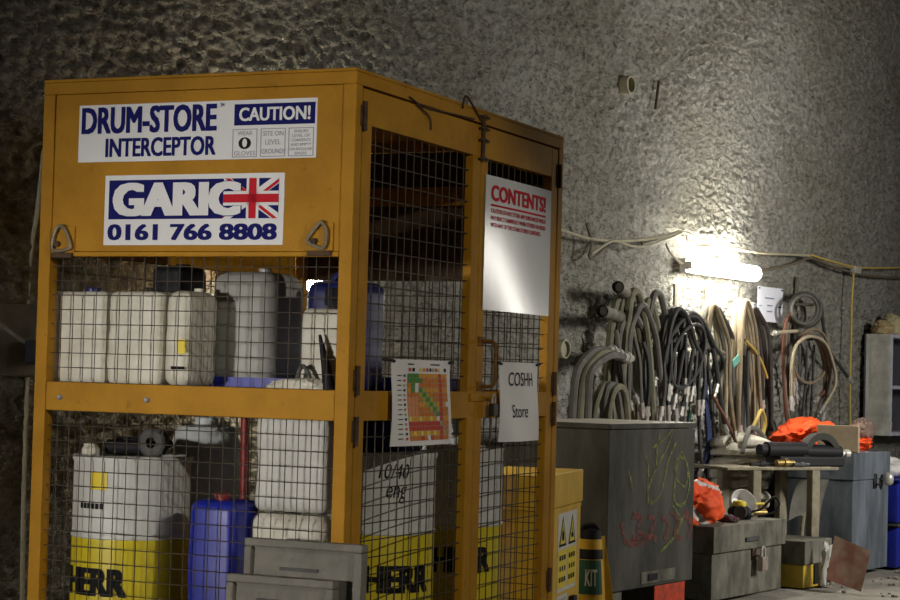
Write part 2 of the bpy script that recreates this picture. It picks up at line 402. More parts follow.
for z in (2.35, 1.36, 1.17, .45): hinge(D0-.006, z, dl)
for z in (2.33, 1.36, 1.22, .45): hinge(D1+.006, z, dr)
# twisted wire and latch at the head of the doors
mb = MB()
mb.tube([(.006, VS, 2.30), (.006, VS, 2.50)], .009, 8)
for z in (2.49, 2.44, 2.39, 2.31): mb.tube([(.012, VS-.045, z), (.014, VS, z+.006), (.012, VS+.045, z)], .006, 6)
mb.tube(smooth_path([(.006, VS-.23, 2.5), (0.0, VS-.19, 2.555), (.004, VS-.13, 2.53), (.006, VS-.02, 2.47)], 6), .005, 6)
mb.tube(smooth_path([(.006, VS-.75, 2.475), (.006, VS-.6, 2.455), (.006, VS-.3, 2.463), (.006, VS-.1, 2.47)], 6), .0035, 6)
mb.tube(smooth_path([(.006, VS-.68, 2.455), (.007, VS-.56, 2.42), (.006, VS-.54, 2.37)], 6), .0035, 6)
mb.build('wire_tie', M_rust, cage)
def handle(v, parent):
    mb = MB(); z0 = cage_door(476, 386)[1]; z1 = cage_door(476, 341)[1]
    mb.tube(smooth_path([(-.002, v, z0), (.05, v, z0), (.07, v, z0+.02), (.07, v, (z0+z1)/2), (.07, v, z1-.02), (.05, v, z1), (-.002, v, z1)], 5), .008, 8)
    mb.box(-.002, .006, v-.03, v+.03, z0-.02, z0+.02, 0, .002).box(-.002, .006, v-.03, v+.03, z1-.02, z1+.02, 0, .002)
    mb.build('handle', mat('handle_paint', (.30, .15, .04), .7, var=.5, scale=25, spec=.2), parent)
handle(VS+.04, dr)
v, z = cage_door(487, 398)
MB().box(-.002, .005, VS-.06, VS+.10, z-.015, z+.02, 0, .002).tube([(.004, v-.02, z), (.03, v-.02, z), (.03, v+.02, z), (.004, v+.02, z)], .005, 6).build('hasp', M_or, cage)
def padlock(loc, rz, label, body, sc=1.0, parent=None):
    o = thing('padlock', label, 'padlock', loc, rz)
    MB().box(-.012*sc, .012*sc, -.026*sc, .026*sc, -.055*sc, 0, 0, .004*sc).build('body', body, o)
    pts = [(0, -.016*sc, -.004*sc)]+[(0, -.016*sc*math.cos(a), .022*sc+.016*sc*math.sin(a)) for a in [math.pi*i/8 for i in range(9)]]+[(0, .016*sc, -.004*sc)]
    MB().tube(pts, .0045*sc, 8).build('shackle', M_chrome, o)
    return o
padlock(cage_w(.032, v, z-.022), -YAW, 'small dark padlock on the mustard cage doors', mat('padlock_dark', (.06, .055, .045), .5, metal=.5, var=.3))

# stickers on the upper front panel --------------------------------------------------
def frame_fn(u0, u1, z0, z1, v):          # unit square on the front sheet
    return lambda x, y: (u0+(u1-u0)*x, v, z0+(z1-z0)*y)
def avg_front(TL, TR, BL, BR):
    a = [cage_front(*p) for p in (TL, TR, BL, BR)]
    return ((a[0][0]+a[2][0])/2, (a[1][0]+a[3][0])/2, (a[2][1]+a[3][1])/2, (a[0][1]+a[1][1])/2)
u0, u1, z0, z1 = avg_front((79, 106), (317, 97), (78, 163), (316, 157))
sg = MB().box(u0, u1, .002, .0058, z0, z1, 0, .0006).build('product_sign', M_signw, cage)
f1 = frame_fn(u0, u1, z0, z1, .0012); f2 = frame_fn(u0, u1, z0, z1, .0004)
mb = MB()
put_text(mb, 'DRUM-STORE', .012, .593, .49, .96, f1, 0, .045)
put_text(mb, 'INTERCEPTOR', .12, .592, .08, .41, f1, 0, .04)
put_text(mb, 'TM', .605, .622, .90, .96, f1, 0, .02)
quad(mb, .665, .993, .57, .93, f1, 0)
for x0, x1 in ((.66, .762), (.775, .877), (.888, .99)):
    for q in ((x0, x1, .495, .51), (x0, x1, .03, .045), (x0, x0+.004, .03, .51), (x1-.004, x1, .03, .51)): quad(mb, *q, f1, 2)
put_text(mb, 'CAUTION!', .685, .975, .64, .87, f2, 1, .035)
for t, x0, x1, y0, y1 in (('WEAR', .68, .742, .40, .475), ('GLOVES', .668, .755, .06, .135), ('SITE ON', .785, .868, .38, .465), ('LEVEL', .795, .858, .235, .32), ('GROUND!', .78, .873, .08, .165),
        ('ENSURE', .91, .968, .425, .475), ('LEVEL OF', .903, .975, .35, .40), ('CONTENTS', .90, .978, .275, .325), ('AND EMPTY', .897, .981, .20, .25), ('ON REGULAR', .894, .984, .125, .175), ('BASIS', .915, .963, .055, .105)):
    put_text(mb, t, x0, x1, y0, y1, f1, 2, .02)
w = (u1-u0)/(z1-z0)
poly(mb, [(.711+.026*math.cos(a), .268+.026*w*math.sin(a)*.82) for a in [i*math.pi/10 for i in range(20)]], f1, 3)
poly(mb, [(.711+.010*math.cos(a), .272+.020*w*math.sin(a)*.8) for a in [i*math.pi/6 for i in range(12)]], f2, 1)
mb.build('lettering', [M_navy, M_signw, M_grey, M_blkink], sg)
u0, u1, z0, z1 = avg_front((105, 177), (284, 171), (103, 246), (283, 244))
sg = MB().box(u0, u1, .002, .0058, z0, z1, 0, .0006).build('hire_sign', M_signw, cage)
L = [frame_fn(u0, u1, z0, z1, .0014-.0007*i) for i in range(8)]
mb = MB(); asp = (u1-u0)/(z1-z0)
quad(mb, .025, .972, .37, .93, L[0], 0)
X0, X1, Y0, Y1 = .672, .972, .37, .93; cx, cy = .832, .65
def diag(x0, y0, x1, y1, w, off, mi, lay):
    dx, dy = (x1-x0)*asp, (y1-y0); n = math.hypot(dx, dy); nx, ny = -dy/n, dx/n
    q = [(x0+(nx*(off+w))/asp, y0+ny*(off+w)), (x0+nx*(off-w)/asp, y0+ny*(off-w)), (x1+nx*(off-w)/asp, y1+ny*(off-w)), (x1+nx*(off+w)/asp, y1+ny*(off+w))]
    poly(mb, clip_rect(q, X0, X1, Y0, Y1), L[lay], mi)
for a in ((X0, Y0, X1, Y1), (X0, Y1, X1, Y0)): diag(*a, .062, 0, 1, 1)
for a, sgn in (((cx, cy, X1, Y1), -1), ((cx, cy, X1, Y0), -1), ((cx, cy, X0, Y0), -1), ((cx, cy, X0, Y1), -1)): diag(*a, .022, .028*sgn, 2, 2)
quad(mb, cx-.034, cx+.034, Y0, Y1, L[3], 1); quad(mb, X0, X1, cy-.10, cy+.10, L[3], 1)
quad(mb, cx-.020, cx+.020, Y0, Y1, L[4], 2); quad(mb, X0+.0, X1, cy-.058, cy+.058, L[4], 2)
put_text(mb, 'GARIC', .045, .775, .40, .90, L[5], 0, .085)
put_text(mb, 'GARIC', .05, .77, .41, .89, L[6], 1, .065)
quad(mb, .70, cx-.0202, cy-.058, cy+.058, L[7], 2)
put_text(mb, '0161 766 8808', .022, .968, .07, .30, L[0], 0, .045)
mb.build('lettering', [M_navy, M_signw, M_red], sg)
# contents plate on the right-hand door
a = [cage_door(*p, .004) for p in ((485.5, 175), (551, 190), (483.5, 310), (549, 316))]
v0, v1, z0, z1 = (a[0][0]+a[2][0])/2, (a[1][0]+a[3][0])/2, (a[2][1]+a[3][1])/2, (a[0][1]+a[1][1])/2
sg = MB()
n = 10
vs = [(.004+.006*math.sin(math.pi*j/n)*(1 if i < n else .6), v0+(v1-v0)*j/n, z0+(z1-z0)*i/n) for i in range(n+1) for j in range(n+1)]
fs = [(i*(n+1)+j, i*(n+1)+j+1, (i+1)*(n+1)+j+1, (i+1)*(n+1)+j) for i in range(n) for j in range(n)]
sg.add(vs, fs, 0, True); sg.add([(x-.003, y, z) for x, y, z in vs], [f[::-1] for f in fs], 0, True)
sg = sg.build('contents_plate', M_plate, dr)
fn = lambda x, y: (.006+.006*math.sin(math.pi*x), v0+(v1-v0)*x, z0+(z1-z0)*y)
# lettering belongs to the plate's own mesh level: joined on as the plate's print
mb = MB()
put_text(mb, 'CONTENTS!', .07, .90, .815, .935, fn, 0, .04)
for i in range(12): quad(mb, .07+.83*i/12, .07+.83*(i+1)/12, .775, .79, fn, 0)
for i, t in enumerate(('CAUTION DO NOT STORE ANY SUBSTANCES WHICH', 'MAY REACT HARMFULLY WHEN STORED OR MIXED', 'WITH ANY OF THE OTHER STORED CONTENTS.')):
    put_text(mb, t, .07, .90 if i < 2 else .82, .725-.053*i, .757-.053*i, fn, 0, .022)
pr = mb.build('contents_print', M_red, dr)

# hanging laminated sheets -----------------------------------------------------------
def sheet(name, label, TL, TR, BL, BR, curl):
    a = [cage_door(*p, .02) for p in (TL, TR, BL, BR)]
    v0, v1, z0, z1 = (a[0][0]+a[2][0])/2, (a[1][0]+a[3][0])/2, (a[2][1]+a[3][1])/2, (a[0][1]+a[1][1])/2
    o = thing(name, label, 'sheet', cage_w(.02, v0, z0), -YAW)
    W, H = v1-v0, z1-z0
    def fn(x, y, off=0.0):
        return V((off+curl*(1-y)**2*math.sin(math.pi*x*.9)+.004*math.sin(7*x+5*y), W*x+.006*math.sin(3*y), H*y))
    n = 14; mb = MB()
    vs = [fn(j/n, i/n) for i in range(n+1) for j in range(n+1)]
    fs = [(i*(n+1)+j, i*(n+1)+j+1, (i+1)*(n+1)+j+1, (i+1)*(n+1)+j) for i in range(n) for j in range(n)]
    mb.add(vs, fs, 0, True); mb.add([p-V((.0012, 0, 0)) for p in vs], [f[::-1] for f in fs], 0, True)
    mb.build('paper', M_paper, o)
    for x in (.0, 1.0):
        p = fn(x, .975); sgn = -1 if x == 0 else 1
        MB().tube([p+V((.004, -sgn*.02, .0)), p+V((.006, sgn*.012, .004)), p+V((-.02, sgn*.04, .006))], .006, 6).build('tie', M_blk, o)
    return o, fn
o, fn = sheet('coshh_notice', 'white laminated notice reading COSHH Store tied to the right door', (499, 362), (537, 363), (499, 442), (537, 440), .03)
f1 = lambda x, y: fn(x, y, .003)
mb = MB(); put_text(mb, 'COSHH', .22, .83, .70, .875, f1, 0, .0); put_text(mb, 'Store', .30, .67, .30, .465, f1, 0, .0)
mb.build('lettering', M_blkink, o)
o, fn = sheet('segregation_chart', 'orange and green storage segregation chart, laminated, tied to the left door', (392, 359), (450, 361), (390, 447), (449, 443), .03)
f1 = lambda x, y: fn(x, y, .003); f2 = lambda x, y: fn(x, y, .005)
CH = [mat('chart_orange', (.72, .24, .03), .55, spec=.15, var=.2, scale=30), mat('chart_amber', (.78, .36, .04), .55, spec=.15, var=.1), mat('chart_green', (.10, .27, .06), .55, spec=.15, var=0),
      mat('chart_red', (.55, .06, .03), .55, spec=.15, var=0), mat('chart_lime', (.42, .42, .08), .55, spec=.15, var=0), M_signw, mat('chart_peach', (.74, .30, .12), .55, spec=.15, var=0), M_blkink, M_yel, mat('chart_brown', (.28, .16, .08), .4, var=0)]
mb = MB(); nc, nr = 12, 14; x0, x1, y0, y1 = .25, .93, .055, .84
for r in range(nr):
    for c in range(nc):
        k = 0 if (r % 3) else 1
        if c == 9: k = 3
        if r in (10, 11) and c < 9: k = 3 if r == 11 or c < 9 else k
        if r == 13 and c > 1: k = 0 if c % 3 else 3
        if r == 12 and c < 9: k = 8 if c % 2 else 1
        if r == 9 and c < 9: k = 1 if c % 3 else 8
        if r < 2 and c < 3 or (r == 1 and c < 4) or (r < 4 and c == 1): k = 2
        if 4 < r < 9 and c < 3: k = 6
        if 2 <= r <= 3 and c == 2: k = 5
        if r-c == 0 and 3 <= r <= 8: k = 2
        if r-c in (1, -1) and 3 <= r < 8 and c > 2: k = 4
        if r-c == 1 and 8 <= r: k = 9
        if (r, c) in ((9, 8), (13, 5), (6, 11)): k = 5
        a, b = x0+(x1-x0)*c/nc, x0+(x1-x0)*(c+1)/nc; d, e = y1-(y1-y0)*(r+1)/nr, y1-(y1-y0)*r/nr
        quad(mb, a, b-.004, d+.004, e, f1, k)
for c in range(nc):
    x = x0+(x1-x0)*(c+.5)/nc; k = (3, 7, 5, 8, 1, 3, 7, 4, 3, 8, 5, 7)[c]
    if c not in (2, 10): quad(mb, x-.016, x+.016, .865, .905, f1, k)
for r in range(nr):
    y = y1-(y1-y0)*(r+.5)/nr
    quad(mb, .19, .215, y-.014, y+.014, f1, (7, 3, 4, 7, 9, 3)[r % 6]); quad(mb, .09, .15, y-.005, y+.005, f1, 7)
quad(mb, .25, .80, .94, .955, f1, 7)
mb.build('chart_print', CH, o)

# ------------------------------------------------------------------ containers
def rbox(w, d, h, r, seg=4):
    bm = bmesh.new(); bmesh.ops.create_cube(bm, size=1)
    for v in bm.verts: v.co = V((v.co.x*w, v.co.y*d, (v.co.z+.5)*h))
    bmesh.ops.bevel(bm, geom=bm.edges[:], offset=r, segments=seg, profile=.5, affect='EDGES')
    return bm
def jerrycan(label, loc, rz, w, d, h, body, capm, cap=(.0, .0), cap_r=.032, r=.045, group=None, ribs=True, cap_h=.035, name='jerrycan', tilt=0.0, label_card=None, handle=True):
    o = thing(name, label, 'container', loc, rz, group); o.rotation_euler = (0, tilt, rz)
    bm = rbox(w, d, h, r)
    bmesh.ops.subdivide_edges(bm, edges=[e for e in bm.edges if abs(e.verts[0].co.z-e.verts[1].co.z) > h*.4], cuts=12, use_grid_fill=True)
    for v in bm.verts:
        n = noise.noise(v.co*7+V((w*9, h*5, d)))*.006
        q = .0022*math.cos(v.co.z/h*2*math.pi*4) if (ribs and .1*h < v.co.z < .9*h) else 0
        l = max(abs(v.co.x)/w, abs(v.co.y)/d)
        s_ = 1+(q*.7+n)/max(w, d)*2*(l > .3)
        v.co.x *= s_; v.co.y *= s_
    mb = MB().bm(bm, 0, True); mb.build('body', body, o)
    cxp, cyp = cap[0]*w, cap[1]*d
    MB().lathe([(cap_r*.85, -.012), (cap_r*.85, .012), (cap_r, .013), (cap_r, cap_h), (cap_r*.9, cap_h+.005), (0, cap_h+.005)], 18, Matrix.Translation((cxp, cyp, h))).build('cap', capm, o)
    if handle:
        hx = -cxp if abs(cxp) > .02 else 0.0
        p = smooth_path([(hx-w*.22, 0, h-.02), (hx-w*.20, 0, h+.022), (hx, 0, h+.032), (hx+w*.20, 0, h+.022), (hx+w*.22, 0, h-.02)], 5)
        MB().tube(p, .014, 8).build('handle', body, o)
    if label_card:
        for (fx, fz, lw, lh, m_) in label_card:
            MB().box(w*fx-lw/2, w*fx+lw/2, -d/2-.0085, -d/2-.005, h*fz-lh/2, h*fz+lh/2, 0, .0005).build('label', m_, o)
    return o
SH = 1.313
def shelf_pos(px, v, z=SH): return cage_w(cage_front(px, 384, v)[0], v, z)
def frontw(pxa, pxb, v): return cage_front(pxb, 384, v)[0]-cage_front(pxa, 384, v)[0]
def frontz(px, py, v): return cage_front(px, py, v)[1]
def row_can(label, pxa, pxb, vf, d, ytop, body, capm, *a, **k):
    """canister whose front face lies in the plane v = vf between two sight lines"""
    zb = k.pop('zb', SH); za = cage_front((pxa+pxb)/2, ytop, vf)[1] if ytop else k.pop('ztop')
    w_ = frontw(pxa, pxb, vf)
    return jerrycan(label, cage_w(cage_front((pxa+pxb)/2, 384, vf)[0], vf+d/2, zb), -YAW, w_-.004, d, za-zb, body, capm, *a, **k)
row_can('white ribbed jerrycan at the outer end of the cage shelf, dark cap', 45, 104, .07, .20, 291, M_can, M_dkblue, (.08, -.1), .036, cap_h=.012, handle=False, r=.03)
row_can('middle white jerrycan of the three at the shelf end, small black cap', 104, 159, .07, .20, 291, M_can, M_blk, (.1, -.1), .020, cap_h=.012, handle=False, r=.03)
row_can('dirty white jerrycan with a yellow and black label on the shelf', 159.5, 188, .07, .24, 290, M_can, M_can, (.0, .2), .02, cap_h=.002, handle=False, r=.05, label_card=((.28, .42, .04, .055, M_yel), (.15, .20, .06, .012, M_blkink)))
row_can('black jerrycan standing behind the white ribbed jerrycans on the shelf', 147, 178, .50, .22, 266, M_blk, M_blk, (.1, 0), .03, ribs=False, handle=False, cap_h=.004, r=.025)
# blue spill tray on the shelf with the pale canister in it
v = .47
tu0 = cage_front(203, 384, .30)[0]-.01
o = thing('spill_tray', 'shallow blue plastic spill tray under the large pale canister on the shelf', 'tray', cage_w(tu0+.20, v+.01, SH), -YAW)
mb = MB(); tw, td, th = .21, .18, .045
mb.box(-tw, tw, -td, td, 0, .006)
for a in ((-tw, tw, -td, -td+.008), (-tw, tw, td-.008, td), (-tw, -tw+.008, -td+.008, td-.008), (tw-.008, tw, -td+.008, td-.008)): mb.box(*a, .006, th, 0)
mb.build('tray', M_blue, o)
row_can('large pale grey canister with rounded shoulders standing in the blue tray', 204, 270, .33, .30, 271, mat('dull_plastic', (.43, .43, .40), .6, var=.2, scale=7), M_can2, (.1, 0), .03, r=.065, ribs=False, cap_h=.012, handle=False, zb=SH+.007)
v = .22
row_can('white jerrycan with a big black cap at the corner post end of the shelf', 297, 341, .14, .2, 308, M_can, M_blk, (.12, -.1), .042, r=.03, cap_h=.075, handle=False)
# black pouring spout propped against it
u_, z_ = cage_front(330, 378, .09)
o = thing('pouring_spout', 'black tapered pouring spout propped against the white jerrycan on the shelf', 'spout', cage_w(u_, .09, SH), -YAW)
MB().tube([(0, 0, .004), (-.025, .012, .10), (-.06, .022, .215)], [.026, .018, .006], 10).build('spout', M_blk, o)
o2 = thing('hose_clip', 'black plastic clip handle lying on the shelf by the spout', 'clip', cage_w(cage_front(303, 380, .10)[0], .10, SH), -YAW)
MB().tube(smooth_path([(-.03, 0, .01), (-.02, 0, .07), (0, 0, .095), (.025, 0, .06), (.045, .0, .01)], 5), .009, 8).build('clip', M_grd, o2)
# folded white sack
def blob(w, d, h, amp=.12, seed=0, freq=3.0, sub=4):
    bm = bmesh.new(); bmesh.ops.create_icosphere(bm, subdivisions=sub, radius=1)
    for v in bm.verts:
        p = v.co.copy(); n = noise.noise(p*freq*.6+V((seed, 0, 0)))*1.0+abs(noise.noise(p*freq+V((0, seed, 3))))*-.9+noise.noise(p*freq*2.3+V((seed, seed, 0)))*.35
        p = p*(1+amp*n)
        v.co = V((p.x*w/2, p.y*d/2, max(0, (p.z*.62+.38))*h))
    return bm
u_ = cage_front(300, 384, .1)[0]
o = MB().bm(blob(frontw(262, 336, .1), .10, .05, .2, 3), 0, True, Matrix.Rotation(-YAW, 4, 'Z')).build('folded_sack', M_can); o.location = cage_w(u_, .085+.02, SH)
tag(o, 'crumpled white plastic sack lying along the shelf edge below the black spout', 'sack')
# navy canister behind the door
v_, _ = cage_door(379, 350, -.13)
jerrycan('dark navy canister just inside the left door on the shelf', cage_w(-.22, .40, SH), -YAW, .24, .26, .43, M_dkblue, M_dkblue, (0, 0), .03, ribs=False)
o = thing('blue_crate', 'bright blue low plastic tray on the shelf behind the left door', 'tray', cage_w(-.20, .95, SH), -YAW)
MB().box(-.11, .11, -.35, .35, 0, .06, 0, .012).build('tray', M_blue, o)

# drums ------------------------------------------------------------------------------
ZBASE = .201
def drum(label, u, v, R, H, zy, text_arc, zt, group=None, hand=None, card=False):
    o = thing('grease_drum', label, 'drum', cage_w(u, v, ZBASE), -YAW, None)
    prof = [(0, 0), (R-.01, 0), (R, .01), (R, .02)]
    z2 = zy-ZBASE; mis = [0, 0, 0]
    for i in range(1, 6): prof.append((R, .02+(z2-.02)*i/5)); mis.append(1)
    prof += [(R+.004, z2+.004), (R+.004, z2+.016), (R, z2+.02)]; mis += [0, 0, 0]
    prof += [(R, H-.03), (R+.006, H-.02), (R+.006, H-.004), (R-.006, H), (R-.012, H-.014)]; mis += [0]*5
    MB().lathe(prof, 56, None, mis).build('body', [M_drumw, M_drumy], o)
    MB().lathe([(R-.0125, H-.016), (R*.5, H-.013), (0, H-.013)], 48).build('lid', M_drumw, o)
    MB().lathe([(.03, H-.013), (.03, H+.008), (.022, H+.012), (0, H+.012)], 16, Matrix.Translation((R*.55, -R*.2, 0))).build('bung', M_blk, o)
    w = cage_w(u, v, 0); toc = V((-w.x, -w.y, 0)).normalized()
    ang0 = math.atan2(toc.dot(CV), toc.dot(CU))          # direction of the viewer's side in the drum's frame
    def cyl(zoff, rr): return lambda x, y: V(((rr)*math.cos(x), (rr)*math.sin(x), y+zoff))
    a0, a1 = text_arc; mb = MB()
    put_text(mb, 'HERR', ang0+math.radians(a0), ang0+math.radians(a1), zt-ZBASE-.055, zt-ZBASE+.055, cyl(0, R+.0035), 0, .06)
    mb.build('lettering', M_blkink, o)
    if hand:
        mb = MB(); put_text(mb, '10/40', ang0+math.radians(0), ang0+math.radians(31), hand-ZBASE+.0, hand-ZBASE+.06, cyl(0, R+.0035), 0, -.008, .25)
        put_text(mb, 'eng', ang0+math.radians(8), ang0+math.radians(29), hand-ZBASE-.10, hand-ZBASE-.03, cyl(0, R+.0035), 0, -.008, .25)
        mb.build('handwriting', M_blkink, o)
    if card:
        mb = MB(); zc = card-ZBASE
        for i in range(4):
            a = ang0+math.radians(-42+i*4.5); b = a+math.radians(4.5); f = cyl(0, R+.003)
            quad(mb, a, b, zc-.036, zc+.036, f, 0)
        for i in range(6):
            a = ang0+math.radians(-56+i*5); quad(mb, a, a+math.radians(3.6), zc-.112, zc-.09, cyl(0, R+.003), 1)
        mb.build('label', [M_yel, M_blkink], o)
    return o
R_ = .237
u_ = cage_front(130, 500, .32)[0]
zt_ = frontz(130, 455, .32-R_*.3)
drum('white and yellow drum nearest the outer end post, black hose gear on its lid', u_, .33, R_, zt_-ZBASE, frontz(130, 541, .12), (-75, -2), frontz(115, 583, .12), card=frontz(100, 480, .14))
drum('white and yellow drum handwritten 10/40 eng, behind the left cage door', -.285, .87, R_, 1.07-ZBASE, .735, (-13, 60), .56, hand=.965)
drum('white and yellow drum behind the cage door centre stiles, standing past the 10/40 drum', -.285, 1.60, R_, 1.085-ZBASE, .725, (-17, 50), .585)
# hose gear on the first drum
dz = zt_+.003
o = thing('hand_pump', 'black hand pump with a round flange lying on the drum lid', 'pump', cage_w(u_+.04, .33, dz-.005), -YAW+.1)
MB().tube([(-.14, -.02, .03), (.10, -.05, .035)], .028, 12).build('barrel', M_blk, o)
MB().lathe([(.022, -.03), (.055, -.03), (.06, -.02), (.06, .02), (.05, .03), (.022, .03), (.02, .0), (.022, -.03)], 24, Matrix.Translation((.10, -.09, .056))@Matrix.Rotation(math.pi/2, 4, 'X')).build('flange', M_grd, o)
MB().tube(smooth_path([(-.13, -.02, .03), (-.10, .04, .055), (-.02, .03, .05), (.05, .06, .035), (.11, .04, .05)], 6), .016, 8).build('hose', M_blk, o)
o = thing('bung_cap', 'small cream plastic cap on the lid beside the black pump', 'cap', cage_w(u_-.13, .22, dz-.012), 0)
MB().lathe([(0, 0), (.036, 0), (.036, .03), (.028, .038), (.028, .05), (0, .05)], 20).build('cap', M_can, o)
# translucent keg behind, with sloping shoulder
u_ = cage_front(203, 460, .78)[0]
o = thing('plastic_keg', 'translucent grey keg with sloping shoulders behind the blue jerrycan', 'keg', cage_w(u_, .80, ZBASE), -YAW)
mb = MB(); H = 1.15-ZBASE
mb.lathe([(0, 0), (.18, 0), (.195, .02), (.195, H-.36), (.19, H-.30), (.135, H-.04), (.12, H-.01), (.05, H), (.045, H+.01), (0, H+.01)], 36)
mb.build('body', M_can2, o); MB().lathe([(.05, H), (.05, H+.03), (0, H+.032)], 18).build('cap', M_can2, o)
# red tube
u_, _ = cage_front(248, 455, .62)
o = MB().tube([V((0, 0, 0)), V((-.02, .03, 1.085))], .019, 10).build('red_pipe', M_redp); o.location = cage_w(u_, .62, ZBASE)
tag(o, 'upright red plastic pipe between the grey keg and the white canister', 'pipe')
# stacked white canisters and the blue jerrycan
h1 = cage_front(290, 514, .17)[1]-ZBASE
row_can('lower white jerrycan with dented ribs under the bigger white canister', 247, 330, .17, .30, 514, M_can, M_can, (.0, .0), .03, cap_h=.0005, r=.06, handle=False, zb=ZBASE)
row_can('white square canister stacked on the dented jerrycan below the mid rail', 256, 329, .19, .28, None, mat('chalky_plastic', (.60, .60, .56), .5, var=.2, scale=6), M_can, (.1, 0), .03, r=.03, ribs=False, handle=False, zb=ZBASE+h1+.004, ztop=1.22)
row_can('bright blue jerrycan with a red cap beside the front drum', 190, 239, .07, .22, 501, M_blue, M_redp, (.0, -.1), .032, r=.04, ribs=False, cap_h=.022, handle=False, zb=ZBASE)
# small items seen through the right-hand door
jerrycan('navy canister lying low on the 10/40 drum lid under the shelf', cage_w(-.26, .86, 1.061), -YAW+.1, .26, .30, .20, M_dkblue, M_blk, (.2, 0), .02, ribs=False, handle=False, r=.03)
jerrycan('small white canister on the drum lid behind the door centre stile', cage_w(-.30, 1.62, 1.075), -YAW, .17, .16, .17, M_can2, M_blk, (.2, 0), .02, ribs=False)

# two grey lids leaning on the cage front
def lid_panel(label, px0, px1, ytop, v, lean, w_extra=0):
    u0 = cage_front(px0, 570, v)[0]; u1 = cage_front(px1, 570, v)[0]; zt = cage_front((px0+px1)/2, ytop, v)[1]
    w = u1-u0; o = thing('crate_lid', label, 'lid', cage_w((u0+u1)/2, v-lean*zt, 0), -YAW)
    o.rotation_euler = (-lean, 0, -YAW)
    h = zt/math.cos(lean); mb = MB()
    mb.box(-w/2+.01, w/2-.01, -.012, .012, .01, h-.01, 0, .006)
    mb.build('panel', M_grp, o)
    mb = MB()
    for a in ((-w/2, w/2, 0, .03), (-w/2, w/2, h-.03, h)): mb.box(a[0], a[1], -.035, .02, a[2], a[3], 0, .006)
    for a in ((-w/2, -w/2+.03), (w/2-.035, w/2)): mb.box(a[0], a[1], -.034, .019, .031, h-.031, 0, .006)
    mb.build('rim', M_grp, o)
    MB().box(-.1, .06, -.02, -.011, h*.86-.006, h*.86+.006, 0, .002).build('moulded_slot', M_grd, o)
    return o
lid_panel('taller grey plastic crate lid leaning against the cage corner', 248, 366, 541, -.03, .04)
lid_panel('shorter grey plastic crate lid leaning in front of the taller lid', 231, 338, 577, -.11, .05)

# ------------------------------------------------------------------ yellow bin and spill kit behind the cage
def boxthing(name, label, cat, corner, yaw, w, d, h, m, lid_h, lid_m=None, lid_over=.008, foot=0.0, topm=None):
    """corner = near visible bottom corner; local +y runs along the right-hand face, -x along the left-hand face"""
    o = thing(name, label, cat, corner, -yaw)
    MB().box(-d, 0, 0, w, foot, h-lid_h-.003, 0, .006).build('body', m, o)
    lid = MB().box(-d-lid_over, lid_over, -lid_over, w+lid_over, h-lid_h, h, 0, .006).build('lid', lid_m or m, o)
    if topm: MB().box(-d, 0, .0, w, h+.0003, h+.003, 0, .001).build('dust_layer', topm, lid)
    return o, lid
cor = V((.478, 9.76, 0)); yb = math.radians(15.5); hb = .905
o, lid = boxthing('grit_bin', 'yellow storage bin with hazard labels behind the cage corner', 'bin', cor, yb, .92, .40, hb, M_ybox, .17)
MB().box(-.4, .003, 0, .92, hb-.19, hb-.175, 0, .002).build('lid_lip', M_ybox, lid)
bx = lambda off: (lambda y, z: (off, y, z))
mb = MB(); f0 = bx(.0015); f1 = bx(.0025); f2 = bx(.0032)
quad(mb, .36, .82, .30, .70, f0, 0)
for i, y0 in enumerate((.385, .61)):
    yc = y0+.09
    mb.add([f1(y0, .53), f1(y0+.18, .53), f1(yc, .685)], [(0, 1, 2)], 1); mb.add([f2(y0+.028, .543), f2(y0+.152, .543), f2(yc, .662)], [(0, 1, 2)], 2)
    f4 = bx(.004)                                  # flame and splash pictograms
    poly(mb, [(yc+p*.03, .575+q*.055) for p, q in (((-.8, -.2), (0, -.35), (.8, -.2), (.9, .3), (.5, .6), (.35, .35), (.1, 1.0), (-.3, .5), (-.5, .7), (-.9, .3)) if i == 0 else ((-1, -.2), (1, -.25), (1, .1), (.3, .25), (.2, .7), (-.1, .7), (-.2, .2), (-1, .15)))], f4, 1)
    quad(mb, y0-.01, y0+.19, .32, .515, f1, 2)
    for j in range(3):
        for q in range(3): quad(mb, y0+.015+q*.055+.01*(j % 2), y0+.055+q*.055, .46-.055*j, .485-.055*j, f2, 1)
mb.build('hazard_label', [M_lab, M_blkink, M_yel], o)
mb = MB(); quad(mb, .36, .62, .0+.02, .285, f0, 0)
for j in range(9): quad(mb, .39, .59-.03*(j % 3), .255-.026*j, .265-.026*j, f1, 1)
mb.build('instruction_label', [M_lab, M_grey], o)
MB().box(.0, .03, .66, .74, .12, .26, 0, .004).build('latch', M_blk, o)
mb = MB()
for k, (y, z, r) in enumerate(((-.0, 0, 0),)): pass
# spill kit bag
kp = on_plane(597, 520, V((0, 11.02, 0)), V((0, 1, 0))); kz = kp.z-.05
o = thing('spill_kit_bag', 'yellow and black spill kit bag lettered KIT beside the yellow bin', 'bag', (kp.x-.03, 11.04, 0), -.1)
R0 = .092
def kit(t): return R0*(1-.42*t**1.6)
zs = [0, .03, .12, .22, .30, .38, .44, .50, .56, .60]; zs = [z*kz/.62 for z in zs]
prof = [(0, 0)]+[(kit(z/kz), z) for z in zs]; mis = [0, 0, 0, 0, 0, 0, 1, 0, 2]
prof += [(.055, kz-.005), (.03, kz+.01), (0, kz+.012)]
MB().lathe(prof, 28, None, [0, 0, 0, 0, 0, 0, 0, 1, 0, 2, 2, 2, 2]).build('bag', [M_kity, M_blk, M_blk], o)
mb = MB(); ca = -math.pi/2
def kf(x, z): r = kit(z/kz)+.003; return V((r*math.cos(x), r*math.sin(x), z))
for i in range(8): 
    a = ca-1.05+2.0*i/8; quad(mb, a, a+.25, .21, .395, kf, 0)
